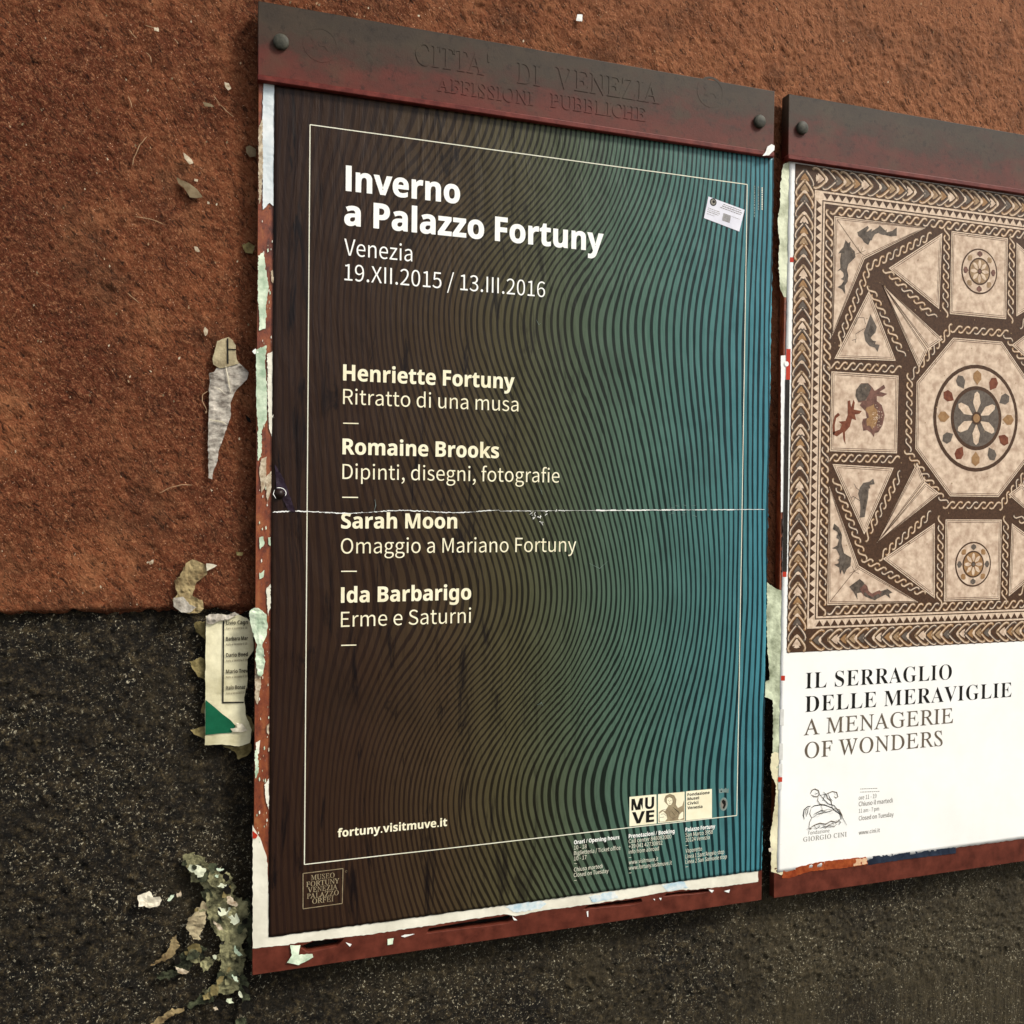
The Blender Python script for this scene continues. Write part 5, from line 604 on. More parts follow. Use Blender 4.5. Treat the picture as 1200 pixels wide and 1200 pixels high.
# mosaic inks
M['m_dark'] = simple('mosaic_dark_brown', srgb(72, 48, 32), srgb(104, 74, 52), 260, .6, .2, .0003, lo=.3, hi=.7)
M['m_bg'] = simple('mosaic_ivory', srgb(196, 168, 144), srgb(220, 198, 174), 60, .6, .2, .0003)
M['m_light'] = simple('mosaic_pale_cream', srgb(204, 178, 152), srgb(222, 200, 176), 160, .6, .2, .0003)
M['m_tan'] = simple('mosaic_tan', srgb(164, 132, 98), srgb(190, 160, 124), 160, .6, .2, .0003)
M['m_grey'] = simple('mosaic_grey', srgb(104, 92, 82), srgb(132, 120, 108), 160, .6, .2, .0003)
M['m_ochre'] = simple('mosaic_ochre', srgb(172, 128, 84), srgb(190, 150, 104), 160, .6, .2, .0003)
M['m_red'] = simple('mosaic_red_brown', srgb(122, 62, 40), srgb(152, 88, 60), 120, .6, .2, .0003)
M['m_plum'] = simple('mosaic_plum', srgb(112, 78, 68), srgb(156, 112, 96), 90, .6, .2, .0003)
M['m_beast'] = simple('mosaic_beast_grey', srgb(78, 68, 60), srgb(128, 114, 100), 120, .6, .2, .0003)
M['pavement'] = simple('grey_trachyte', srgb(96, 94, 90), srgb(130, 128, 120), 6, .8, .4, .002)
M['poster_dark'] = simple('dark_brown_print', srgb(34, 22, 18), srgb(50, 34, 28), 60, .35, .4, .0006)
M['violet'] = simple('violet_wrinkled_print', srgb(44, 30, 40), srgb(66, 52, 68), 60, .35, .6, .001)
M['m_black'] = simple('soft_black_margin_ink', srgb(40, 36, 32), srgb(58, 52, 46), 60, .6)
M['palegrey'] = simple('pale_grey_margin_ink', srgb(200, 200, 194), srgb(210, 210, 204), 60, .6)
M['orangepaper'] = simple('orange_print_paper', srgb(150, 58, 24), srgb(206, 104, 52), 40, .6, .5, .001)
M['navypaper'] = simple('navy_print_paper', srgb(30, 40, 58), srgb(52, 64, 84), 40, .6, .5, .001)
M['peachpaper'] = simple('peach_print_paper', srgb(214, 168, 128), srgb(228, 190, 154), 40, .6, .5, .001)
M['paleolive'] = simple('pale_olive_paper', srgb(150, 156, 122), srgb(216, 220, 192), 18, .85, .8, .002, lo=.3, hi=.55)
M['darkslip'] = simple('dark_brown_slip', srgb(60, 34, 26), srgb(84, 52, 42), 60, .7)
M['tanpale'] = simple('light_tan_paper', srgb(160, 144, 112), srgb(196, 182, 146), 50, .8, .7, .0015)
M['softpale'] = simple('soft_pale_fluff', srgb(166, 156, 140), srgb(204, 196, 182), 70, .9, .8, .002)
M['mintpale'] = simple('pale_blue_mint_fibre', srgb(164, 176, 162), srgb(196, 206, 196), 60, .9, .5, .001)
M['fadedblack'] = simple('faded_black_ink', srgb(52, 48, 38), srgb(74, 68, 54), 90, .7)
M['ochrepale'] = simple('pale_ochre_chip', srgb(132, 112, 84), srgb(164, 146, 114), 90, .85)
M['straw'] = simple('straw_fibre', srgb(178, 140, 104), srgb(200, 166, 130), 90, .8, 0)
M['stonegrit'] = simple('stone_grit', srgb(124, 116, 96), srgb(168, 160, 138), 90, .8)
M['black_gap'] = simple('black_hole_flake', srgb(14, 12, 9), srgb(34, 30, 22), 90, .95, .8, .002)  # black flakes that stand for the holes between paper layers
# ------------------------------------------------------------------ ground and wall
gm = bpy.data.meshes.new('pavement'); gm.from_pydata([(-60, -60, 0), (60, -60, 0), (60, .6, 0), (-60, .6, 0)], [], [(0, 1, 2, 3)]); gm.update()
tag(link('pavement', gm, M['pavement']), kind='structure')

WALLY, STONEY = 0.024, 0.038
def span(a, b, fa, fb, fine, coarse):
    """coordinates from a to b, fine between fa and fb and widening outside it"""
    r = list(np.arange(fa, fb + 1e-9, fine)); s = fine; x = fa; L = []
    while x > a: s = min(s * 1.35, coarse); x -= s; L.append(max(x, a))
    s = fine; x = r[-1]; Rr = []
    while x < b: s = min(s * 1.35, coarse); x += s; Rr.append(min(x, b))
    return np.array(L[::-1] + r + Rr)
def relief(X, Z, y, amps, seed):
    h = 0
    for i, (f, a) in enumerate(amps): h = h + a * vn(X * .8 + Z * .6, Z * .8 - X * .6, f, seed + i)
    return y - h
def grid(name, X, Z, Y, mat, parent, skip):
    nz, nx = X.shape; idx = np.arange(nx * nz).reshape(nz, nx)
    f = np.stack([idx[:-1, :-1], idx[:-1, 1:], idx[1:, 1:], idx[1:, :-1]], -1).reshape(-1, 4)
    cx = X[:-1, :-1].ravel(); cz = Z[:-1, :-1].ravel(); keep = np.ones(len(f), bool)
    for (x0, x1, z0, z1) in skip: keep &= ~((cx > x0) & (cx < x1) & (cz > z0) & (cz < z1))
    f = f[keep]; used = np.unique(f); mp = -np.ones(nx * nz, int); mp[used] = np.arange(len(used)); f = mp[f]
    v = np.stack([X.ravel(), Y.ravel(), Z.ravel()], 1)[used]
    me = bpy.data.meshes.new(name); me.vertices.add(len(v)); me.vertices.foreach_set('co', v.ravel())
    me.loops.add(f.size); me.loops.foreach_set('vertex_index', f.ravel().astype(np.int32)); me.polygons.add(len(f))
    me.polygons.foreach_set('loop_start', np.arange(0, f.size, 4, dtype=np.int32)); me.polygons.foreach_set('loop_total', np.full(len(f), 4, np.int32))
    me.update(calc_edges=True); me.validate()
    me.polygons.foreach_set('use_smooth', np.ones(len(f), bool))
    return link(name, me, mat, parent)
wall = thing('building_wall', 'red-brown roughcast building wall with a black stone footing, behind both poster boards', 'wall', (0.7, STONEY, 0))
SEAM = 1.472
hidden = [(-0.06, 0.89, .88, 2.46), (0.975, 1.92, .88, 2.46)]
xs = span(-6, 8, -.66, 1.72, .0032, .5); zs = span(SEAM, 5.2, SEAM, 2.72, .0032, .5)
X, Z = np.meshgrid(xs, zs)
edge = .007 * vn(xs, xs * 0, 14, 1) + .005 * vn(xs, xs * 0, 55, 2) + .003 * vn(xs, xs * 0, 150, 3)
Z = Z + edge[None, :] * np.clip(1 - (Z - SEAM) / .05, 0, 1)
Y = relief(X, Z, WALLY, [(9, .0012), (60, .0016), (140, .0016), (290, .0009)], 0)
rd = np.clip(1 - (Z - SEAM) / .012, 0, 1); Y = Y + .012 * rd ** 2                       # rounded broken lip
Y[0, :] = STONEY + .006
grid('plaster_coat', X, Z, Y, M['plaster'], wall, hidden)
zs = span(0, SEAM + .03, .62, SEAM + .03, .0032, .5)
X, Z = np.meshgrid(xs, zs)
Y = relief(X, Z, STONEY, [(8, .001), (45, .0018), (110, .0024), (260, .0022)], 2)
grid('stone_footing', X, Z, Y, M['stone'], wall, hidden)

# ------------------------------------------------------------------ boards
def cyl(name, x, z, y, r, h, mat, parent, seg=28, dome=.0012):
    rings = [(r, y + h), (r, y + .0012), (r - .0012, y), (r * .5, y - dome), (0.0001, y - dome * 1.2)]
    vs = []; fs = []
    for rr, yy in rings:
        vs += [(x + rr * math.cos(2 * math.pi * k / seg), yy, z + rr * math.sin(2 * math.pi * k / seg)) for k in range(seg)]
    for i in range(len(rings) - 1):
        for k in range(seg): fs.append((i * seg + k, i * seg + (k + 1) % seg, (i + 1) * seg + (k + 1) % seg, (i + 1) * seg + k))
    me = bpy.data.meshes.new(name); me.from_pydata(vs, [], fs); me.update()
    me.polygons.foreach_set('use_smooth', np.ones(len(fs), bool))
    return link(name, me, mat, parent)
HY = -0.010       # front of the header sheets
def slot_loop(pts, seed): return rough_loop(pts[::-1], .01, .0006, seed)
def board(x0, hx0, hx1, x1, label, slots, lower):
    t = thing('poster_board', label, 'poster board', ((x0 + x1) / 2, .014, .85), 'poster boards on the wall')
    plate('back_panel', [box_loop(x0 + .001, .9145, x1 - .001, 2.372)], 0.0, .016, M['board'], t, .0006)
    rail = [box_loop(x0, .8515, x1, .913)] + slots
    r = plate('bottom_rail', rail, -.0005, .0165, M['rail'], t, .0007)
    box('rail_backing', x0 + .004, x1 - .004, .0175, .0205, .855, .912, M['dark'], t)
    h = plate('header_plate', [box_loop(hx0, 2.3665, hx1, 2.488)], HY, .024, M['iron'], t, .0012)
    plate('lip', [box_loop(hx0, 2.3595, hx1, 2.3662)], HY - .002, .016, M['lip'], h, .0015)
    return t, h
# slots in the left rail, measured on the photograph
sl = [slot_loop(ats(p, -.002), i) for i, p in enumerate([
    [(349, 1110), (368, 1103), (404, 1100), (396, 1110), (360, 1117)],
    [(499, 1095), (503, 1088), (600, 1072), (604, 1077), (596, 1083)],
    [(682, 1067), (690, 1061), (752, 1053), (754, 1057), (744, 1061)],
    [(776, 1052), (782, 1047), (830, 1042), (834, 1045), (826, 1047)]])]
left, lh = board(-.0847, -.0850, .9075, .9158, 'left poster board with rusty edges, carrying the dark wavy striped poster', sl, True)
right, rh = board(.9462, .9433, 1.936, 1.946, 'right poster board with dull red bottom rail, carrying the white mosaic poster', [], False)
for (px, py, t) in ((329.5, 48, left), (891.5, 141.5, left), (941.5, 149, right)):
    x, z = at(px, py, HY - .006); cyl('bolt', x, z, HY - .006, .0128, .006, M['bolt'], t)
x, z = at(941.5, 149, HY - .006); cyl('bolt', x + .935, z, HY - .006, .0128, .006, M['bolt'], right)
# raised lettering and worn emblems on the left header
def relief_text(body, l, r, cap, font='serif', w=8):
    o = lettering(body, font, M['iron'], lh, l, r, cap, HY, weight=w, raised=False, name='raised_lettering', thick=.0018, up=.0007)
    return o
for body, l, r, cap in (("CITTA'", (487, 76), (574, 88), 25), ('DI', (606, 97), (633, 101), 24), ('VENEZIA', (651, 103), (773, 121), 24),
                        ('AFFISSIONI', (512, 107), (625, 123), 16), ('PUBBLICHE', (645, 126), (757, 142), 16)):
    relief_text(body, l, r, cap)
def emblem(cx, cy, r, seed):
    x, z = at(cx, cy, HY); rr = r; rnd = random.Random(seed)
    ring = lambda q: [(x + q * math.cos(2 * math.pi * k / 36), z + q * math.sin(2 * math.pi * k / 36)) for k in range(36)]
    plate('worn_emblem', [ring(rr), ring(rr * .86)[::-1]], HY - .0003, .0010, M['iron'], lh)
    lion = [(-.6, -.3), (-.5, .1), (-.7, .35), (-.45, .5), (-.2, .3), (.05, .35), (.35, .65), (.6, .5), (.35, .2), (.62, .1), (.5, -.1), (.62, -.35), (.45, -.4), (.3, -.12), (-.1, -.12), (-.2, -.4), (-.35, -.38), (-.32, -.1), (-.45, -.35)]
    plate('worn_emblem', [[(x + a * rr * .8, z + b * rr * .8) for a, b in lion]], HY - .0003, .0010, M['iron'], lh)
emblem(376, 52, .030, 1); emblem(833, 108, .030, 2)

# ------------------------------------------------------------------ the striped poster
def sheet(name, x0, x1, z0, z1, mat, parent, step=.008, torn=(0, 0, 0, 0), raised=True, y=-.0008, seed=3):
    nx = int((x1 - x0) / step) + 1; nz = int((z1 - z0) / step) + 1
    X, Z = np.meshgrid(np.linspace(x0, x1, nx), np.linspace(z0, z1, nz)); r = np.random.RandomState(seed)
    X[:, 0] += torn[0] * r.uniform(-1, 1, nz); X[:, -1] += torn[1] * r.uniform(-1, 1, nz)
    Z[0, :] += torn[2] * r.uniform(-1, 1, nx); Z[-1, :] += torn[3] * r.uniform(-1, 1, nx)
    m = nx * nz; vs = [(a, y, b) for a, b in zip(X.ravel(), Z.ravel())]; idx = np.arange(m).reshape(nz, nx)
    fs = [(int(idx[j, i]), int(idx[j, i + 1]), int(idx[j + 1, i + 1]), int(idx[j + 1, i])) for j in range(nz - 1) for i in range(nx - 1)]
    per = list(idx[0, :]) + list(idx[1:, -1]) + list(idx[-1, -2::-1]) + list(idx[-2:0:-1, 0])
    vs += [(vs[k][0], .0004, vs[k][2]) for k in per]; n = len(per)
    fs += [(int(per[(k + 1) % n]), int(per[k]), m + k, m + (k + 1) % n) for k in range(n)]
    me = bpy.data.meshes.new(name); me.from_pydata(vs, [], fs); me.update()
    if raised:
        a = np.empty(len(vs) * 3); me.vertices.foreach_get('co', a); a = a.reshape(-1, 3)
        a[:m, 1] -= wave(a[:m, 0], a[:m, 2]); me.vertices.foreach_set('co', a.ravel()); me.update()
    me.polygons.foreach_set('use_smooth', [True] * (len(fs) - n) + [False] * n)
    return link(name, me, mat, parent)
PX0, PX1, PZ0, PZ1 = -.0590, .9150, .9130, 2.3600
poster = thing('striped_poster', 'brown-to-teal wavy striped poster headed Inverno a Palazzo Fortuny in white letters', 'poster', ((PX0 + PX1) / 2, 0, PZ0))
sheet('poster_sheet', PX0, PX1, PZ0, PZ1, M['poster'], poster, .006, torn=(.0003, .0012, .0008, .0002), y=-.0014)
PY = -.0014
def T(body, font, mat, l, r, cap, w=0, **k): return lettering(body, font, M[mat], poster, l, r, cap, PY, weight=w, up=.0003, **k)
T('Inverno', 'bold', 'white', (405, 223.8), (539, 238.3), 29, 14)
T('a Palazzo Fortuny', 'bold', 'white', (403.2, 264), (707, 294.6), 29.3, 14)
T('Venezia', 'light', 'white', (403.2, 299.4), (483, 306.5), 19.6, -3)
T('19.XII.2015 / 13.III.2016', 'light', 'white', (403.5, 328.5), (638.5, 348.4), 19.3, -3)
T('Henriette Fortuny', 'bold', 'cream', (401.9, 445.7), (602.8, 455.8), 18.5, 9)
T('Ritratto di una musa', 'light', 'cream', (401.9, 474), (607.3, 481.8), 17.8, -3)
T('Romaine Brooks', 'bold', 'cream', (401.2, 532.5), (584.6, 536.6), 18.2, 9)
T('Dipinti, disegni, fotografie', 'light', 'cream', (401.2, 561.5), (655.3, 565.4), 17.6, -3)
T('Sarah Moon', 'bold', 'cream', (399.6, 619), (535.6, 619.2), 17.8, 9)
T('Omaggio a Mariano Fortuny', 'light', 'cream', (399.4, 648.4), (674.9, 646.6), 17.8, -3)
T('Ida Barbarigo', 'bold', 'cream', (399.4, 705.8), (552, 702.8), 17.9, 9)
T('Erme e Saturni', 'light', 'cream', (399.4, 734.8), (551.7, 729.6), 17.8, -3)
T('fortuny.visitmuve.it', 'bold', 'cream', (395.6, 980.9), (523.7, 967.6), 9.6, 9)
small = [
 ('Orari / Opening hours', 1, (672.5, 988.8), (725.6, 983.6)), ('10 - 18', 0, (672.5, 995.4), (687.2, 993.9)), ('Biglietteria / Ticket office', 0, (672.5, 1001.4), (726.9, 996)),
 ('10 - 17', 0, (672.5, 1008.2), (687.2, 1006.6)), ('-', 0, (672.5, 1013.8), (675.5, 1013.5)), ('Chiuso martedì', 0, (672.5, 1020.9), (706, 1017.3)), ('Closed on Tuesday', 0, (672.2, 1027.3), (712.8, 1022.6)), ('-', 0, (672.5, 1033.3), (675.5, 1033)),
 ('Prenotazioni / Booking', 1, (736.6, 981.5), (790.2, 976.4)), ('Call center 848082000', 0, (736.6, 987.6), (786.3, 982.6)), ('+39 041 42730892', 0, (736.6, 993.8), (776, 989.9)), ('info from abroad', 0, (736.6, 1000), (771.8, 996.6)), ('-', 0, (736.6, 1006.6), (739.6, 1006.3)),
 ('www.visitmuve.it', 0, (736.6, 1012.5), (771, 1008.5)), ('www.fortuny.visitmuve.it', 0, (736.6, 1018.6), (787, 1013.5)), ('-', 0, (736.6, 1024.6), (739.6, 1024.3)),
 ('Palazzo Fortuny', 1, (803, 974.2), (837.8, 970.5)), ('San Marco 3958', 0, (803, 980.5), (835.1, 976.8)), ('30124 Venezia', 0, (803, 986.5), (831.4, 983.1)), ('-', 0, (803, 992.5), (806, 992.2)), ('Vaporetto', 0, (803, 999), (822.3, 996.6)),
 ("Linea 1 Sant'Angelo stop", 0, (803, 1005.4), (848.3, 1000.4)), ('Linea 2 San Samuele stop', 0, (803, 1011.4), (851.4, 1006.3)), ('-', 0, (803, 1017.4), (806, 1017.1))]
for body, bold, l, r in small:
    T(body, 'bold' if bold else 'light', 'white' if bold else 'lightink', l, r, 4.6, 8 if bold else 0)
# white rules, logo squares, crest, museum seal
R = Print(PY - .00025)
def done(name, kind=None, label=None):
    global R
    o = R.build(name, poster, kind=kind); tag(o, label); R = Print(PY - .00025)
def W(u, v): return (u * UW, Z0 - v * VH)
def line(p, q, w, mat, layer=1, n=40):
    R.stroke([(p[0] + (q[0] - p[0]) * i / n, p[1] + (q[1] - p[1]) * i / n) for i in range(n + 1)], w, mat, layer)
lw = .0017
line(W(0, 0), W(1, 0), lw, M['lightink']); line(W(1, 0), W(1, 1), lw, M['lightink'], 2); line(W(1, 1), W(0, 1), lw, M['lightink']); line(W(0, 1), W(0, 0), lw, M['lightink'], 2)
done('white_border_rule')
for a, b in (((401.9, 496), (420, 496.4)), ((400.8, 582.7), (419.4, 582.9)), ((399.6, 669.4), (418, 669.3)), ((399.6, 756), (417.3, 755.6))):
    line(at(*a), at(*b), .0019, M['cream'], 1, 3); done('dash_rule')
def quad(p, mat, layer): R.poly(ats(p), M[mat], layer); done('logo_square')
quad([(737.1, 933.4), (768.5, 930.4), (768.8, 964.6), (737, 968)], 'cream', 3)
quad([(770.4, 930.3), (801.5, 927.3), (801.9, 961), (770.4, 964.2)], 'cream', 3)
quad([(803.1, 926.9), (833.6, 924), (833.6, 957.8), (803.1, 961)], 'cream', 3)
# engraved portrait: hooded head over a robe, in fine lines
cx, cz = at(784, 939.5); k = .0016
def eng(pts, w=.0006, m='softink', l=5): R.stroke(ats(pts, 0, 720, 910, 8), w, M[m], l)
R.poly(ats([(410, 425), (412, 330), (440, 310), (470, 320), (500, 270), (470, 240), (462, 210), (475, 175), (515, 158), (555, 172), (575, 210), (570, 260), (590, 290), (630, 270), (648, 215), (650, 400)], 0, 720, 910, 8), M['tanink'], 4)
R.poly(ats([(485, 200), (510, 188), (535, 200), (540, 235), (525, 262), (500, 262), (485, 235)], 0, 720, 910, 8), M['cream'], 5)
R.poly(ats([(415, 345), (450, 320), (480, 350), (490, 390), (470, 415), (418, 420)], 0, 720, 910, 8), M['cream'], 5)
R.poly(ats([(590, 395), (605, 350), (630, 325), (640, 330), (640, 385), (605, 400)], 0, 720, 910, 8), M['cream'], 5)
for pts in ([(462, 235), (470, 190), (510, 165), (550, 180), (568, 230), (560, 280)], [(478, 240), (482, 200), (512, 182), (540, 198), (548, 240)], [(440, 312), (480, 300), (510, 330), (540, 300)],
            [(505, 330), (515, 370), (545, 390), (580, 370)], [(545, 285), (600, 330), (580, 380)], [(495, 222), (505, 222)], [(518, 222), (528, 222)], [(508, 248), (520, 248)], [(512, 226), (511, 238)],
            [(430, 350), (460, 345), (480, 365)], [(420, 380), (460, 375)], [(560, 300), (610, 345)], [(530, 320), (560, 360)]):
    eng(pts, .0007, 'blackink' if len(pts) < 4 else 'brownink', 6)
done('portrait_engraving')
# crest
R.poly(ats([(972, 108), (985, 120), (998, 104), (1018, 116), (1040, 102), (1052, 118), (1068, 104), (1064, 150), (1030, 145), (978, 152)], 0, 720, 910, 8), M['greyink'], 3)
R.poly(ats([(990, 125), (1005, 130), (1000, 142), (988, 140)], 0, 720, 910, 8), M['blackink'], 4)
c = at(720 + 1018 / 8, 910 + 255 / 8); R.disc(c, .0095, M['greyink'], 3, 24, .0135); R.disc(c, .0065, M['softink'], 4, 20, .0105)
R.poly(ats([(1000, 225), (1015, 212), (1035, 225), (1040, 260), (1022, 300), (1008, 290), (1018, 260), (1005, 245)], 0, 720, 910, 8), M['blackink'], 5)
done('crest_shield')
# seal frame
q = ats([(355, 1023), (401.8, 1017.2), (400.9, 1058), (355, 1064.3)])
for i in range(4): line(q[i], q[(i + 1) % 4], .0013, M['tanink'], 3 + i % 2, 6)
R.stroke([(at(405.5, 1020.5)[0] + .0016 * math.cos(t * .7), at(405.5, 1020.5)[1] + .0016 * math.sin(t * .7)) for t in range(9)], .0005, M['tanink'], 3)
done('seal_frame')
# tiny vertical credits at the right edge
r2 = random.Random(4)
for cxp, y0, y1 in ((883.5, 218, 252), (888, 219, 247), (892.5, 220, 246)):
    y = y0
    while y < y1:
        e = y + r2.uniform(1.2, 3.0); a, b = at(cxp, y), at(cxp - .1, e)
        line(a, b, .0022, M['greyink'] if cxp < 892 else M['lightink'], 3, 2); y = e + r2.uniform(.5, 1.0)
done('tiny_credits', 'stuff')
for body, l, r in (('MUSEO', (364.5, 1031.5), (392, 1027.8)), ('FORTUNY', (358.8, 1039.4), (397.5, 1034.3)), ('VENEZIA', (360.5, 1046), (395.5, 1041.5)), ('PALAZZO', (359.5, 1053.2), (396.8, 1048.2)), ('ORFEI', (365.8, 1059), (390.8, 1055.6))):
    lettering(body, 'serif', M['tanink'], poster, l, r, 5.8, PY, weight=10, up=.0005)
for body, l, r in (('MU', (739.6, 949.5), (766.2, 947)), ('VE', (740.3, 965.2), (766.2, 962.6))):
    lettering(body, 'bold', M['blackink'], poster, l, r, 13.4, PY, weight=14, up=.0006)
for body, l, r in (('Fondazione', (805.3, 932.6), (831.2, 930.2)), ('Musei', (805.3, 937.6), (818.8, 936.3)), ('Civici', (805.3, 943), (818, 941.6)), ('Venezia', (805.3, 948.2), (822.8, 946.4))):
    lettering(body, 'bold', M['blackink'], poster, l, r, 3.4, PY, weight=4, up=.0006)
# white crease where the sheet was folded
rc = random.Random(9); K = Print(PY - .0003)
def crease(x0, x1, w, dens, amp=.6):
    x = x0
    while x < x1:
        L = rc.uniform(2, 7)
        if rc.random() < dens:
            yv = lambda q: 600.5 + (q - 320) / 576 * -3.6 + rc.uniform(-amp, amp) + (1.4 * math.sin(q * .05) if q < 585 else 0)
            a = [at(x + i * L / 3, yv(x + i * L / 3) * 1.0) for i in range(4)]
            K.stroke(a, w * rc.uniform(.5, 1.6), M['whitepaper'], 1 + int(rc.random() * 3))
        x += L
crease(320, 894, .0005, 1, .15); crease(320, 400, .0013, .95); crease(400, 470, .001, .9); crease(470, 575, .0012, .9); crease(580, 618, .001, .3); crease(640, 668, .0008, .5)
crease(698, 740, .0018, 1, .3); crease(740, 800, .0016, 1, .3); crease(790, 862, .0014, .95, .3); crease(860, 894, .0009, .9, .2)
for i in range(16):
    x, y = rc.gauss(633, 9), rc.gauss(603.5, 3.2); L = rc.uniform(1.5, 5); t = rc.uniform(0, 3.1)
    K.stroke([at(x, y), at(x + L * .5 * math.cos(t), y + L * .5 * math.sin(t) + rc.uniform(-1, 1)), at(x + L * math.cos(t), y + L * math.sin(t))], rc.uniform(.0006, .0018), M['whitepaper'], 4 + i % 6, taper=True)
for i in range(12):
    x, y = rc.uniform(780, 815), rc.uniform(590, 606); K.stroke([at(x, y), at(x + rc.uniform(2, 5), y + rc.uniform(-2, 2))], .0006, M['greyink'], 4 + i % 6)
for (a, b, c) in (((690, 660), (702, 666), (712, 657)), ((629, 826), (634, 823), (636, 827)), ((628, 375), (631, 381), (633, 379)), ((439, 585), (440, 592), (438, 600)), ((631, 570), (634, 576), (635, 580))):
    K.stroke([at(*a), at(*b), at(*c)], .0008, M['greyink'], 12, taper=True)
K.build('fold_crease', poster, kind='stuff')
# torn bubble with its crescent highlight painted as a torn white rim where a bolt pushes through at the left edge
bx, bz = at(327, 579)
cyl('covered_bolt_bump', bx, bz, -.005, .0085, .004, M['poster_dark'], poster, 24, .003)
K2 = Print(-.0066)
K2.stroke([at(334 - 7.2 + 8.2 * math.cos(t), 578 - 6.5 * math.sin(t)) for t in [(-.5 + i * .22) for i in range(12)]], .0011, M['whitepaper'], 1, taper=True)
K2.stroke([at(321.5, 574), at(320, 579), at(323, 584)], .0014, M['whitepaper'], 2, taper=True)
K2.build('torn_highlight_rim', poster, False)
scrap('wrinkle_flap', ats([(322, 545), (333, 562), (346, 600), (338, 598), (324, 572)]), -.0022, M['violet'], poster, amp=.0006, curl=.0025, seed=5)

# blank paper left from earlier posters around the striped one
under = thing('blank_backing_paper', 'blank off-white paper strip showing under the bottom edge of the striped poster', 'old poster', (.4, .001, .9))
bot = [(296, 1111), (330, 1108), (352, 1104), (395, 1099), (440, 1094), (470, 1089), (500, 1085), (545, 1078), (590, 1071), (604, 1073), (640, 1066), (680, 1061), (715, 1056), (742, 1052), (768, 1047), (792, 1043), (815, 1042), (845, 1039), (888, 1033)]
top = [(888, 1015), (700, 1038), (500, 1065), (330, 1088), (316, 1070), (313, 1006), (306, 985), (296, 966)]
scrap('paper_strip', ats(bot + top), -.0008, M['underpaper'], under, amp=.0009, curl=.0005, seed=12, cell=.006, step=.005)
for pts in ([(592, 1063), (600, 1058), (632, 1054), (640, 1059), (634, 1064), (604, 1069)], [(690, 1050), (720, 1044), (724, 1052), (694, 1057)], [(775, 1037), (800, 1031), (806, 1040), (782, 1044)]):
    scrap('blue_print_patch', ats(pts), -.0012, M['skyblue'], under, amp=.0012, curl=.0006, seed=len(pts))
scrap('blue_tinted_strip', ats([(309, 98), (321.5, 99.5), (322, 243), (316, 238), (308, 246), (307.5, 130)]), -.001, M['bluepaper'], under, 'bluish white paper strip at the top left', seed=3, amp=.0006)
scrap('red_ink_corner', ats([(296, 973), (302, 978), (300, 982), (296, 982)]), -.0016, M['redink'], under, amp=.0003)
# flakes of old paper on the left edge of the board
lf = thing('peeling_edge_paper', 'pale green and white flakes peeling off the rusty left edge of the left board', 'paper flakes', (-.075, 0, 1.3))
Z4 = lambda p: ats(p, -.001, 140, 300, 4); Z5 = lambda p, y=-.001: ats(p, y, 140, 600, 4); Z6 = lambda p, y=-.001: ats(p, y, 140, 900, 4)
fl = [(Z4([(655, 60), (688, 68), (700, 150), (686, 240), (684, 340), (655, 350), (660, 200)]), 'mintpaper'),
      (Z4([(640, 440), (690, 418), (682, 500), (692, 650), (690, 770), (672, 800), (655, 870), (642, 700)]), 'mintpaper'),
      (Z4([(697, 500), (720, 482), (720, 860), (702, 810), (694, 640)]), 'underpaper'),
      (Z4([(665, 950), (690, 940), (684, 1080), (666, 1110), (655, 1000)]), 'chip'),
      (Z5([(655, 120), (675, 115), (680, 150), (658, 175)]), 'mintpaper'), (Z5([(655, 290), (680, 272), (676, 305), (656, 315)]), 'mintpaper'),
      (Z5([(697, 405), (710, 405), (710, 430), (698, 428)]), 'underpaper'), (Z5([(696, 120), (708, 118), (708, 160), (698, 150)]), 'mintpaper'),
      (Z5([(640, 1080), (660, 1068), (655, 1130), (640, 1145)]), 'underpaper'), (Z5([(690, 1000), (702, 990), (700, 1040), (692, 1036)]), 'chip'),
      (Z4([(622, 448), (638, 434), (652, 452), (634, 460)]), 'whitechip'), (Z4([(710, 70), (722, 66), (722, 130), (712, 120)]), 'chip')]
for i, (p, m) in enumerate(fl): scrap('paper_flake', p, -.0012, M[m], lf, amp=.0006, curl=.001, seed=20 + i, step=.003)
for i, p in enumerate([[(302.5, 300), (309, 296), (311, 312), (309, 340), (312, 372), (306, 386), (302, 350)], [(303, 150), (307.5, 140), (308, 200), (305.5, 236), (303, 240)], [(313, 415), (320, 412), (320.5, 470), (317, 505), (314, 480)],
                       [(302, 505), (307, 512), (306, 535), (302, 540)], [(299, 780), (304, 772), (306, 800), (302, 826), (299, 820)], [(312, 690), (317, 684), (317, 712), (314, 722)], [(298.5, 880), (302, 876), (303, 905), (299, 912)], [(311, 560), (318, 552), (318, 570), (313, 590)], [(310, 920), (315, 912), (315, 948), (312, 940)]]):
    scrap('paper_flake', ats(p), -.0013, M[('mintpaper', 'chip', 'underpaper')[i % 3]], lf, amp=.0009, curl=.001, seed=190 + i, step=.002)
rr = random.Random(31)
for i in range(90):
    y = rr.uniform(250, 1000); x = 303.5 - (y - 100) * .0075 + rr.uniform(3, 17); s = rr.uniform(.4, 1.9)
    scrap('paper_flake', ats([(x, y), (x + s * .7, y - s), (x + s, y + s * 1.2), (x + s * .2, y + s * 2)]), -.0012, M[rr.choice(['chip', 'mintpaper', 'underpaper'])], lf, amp=.0003, curl=.0004, seed=60 + i)
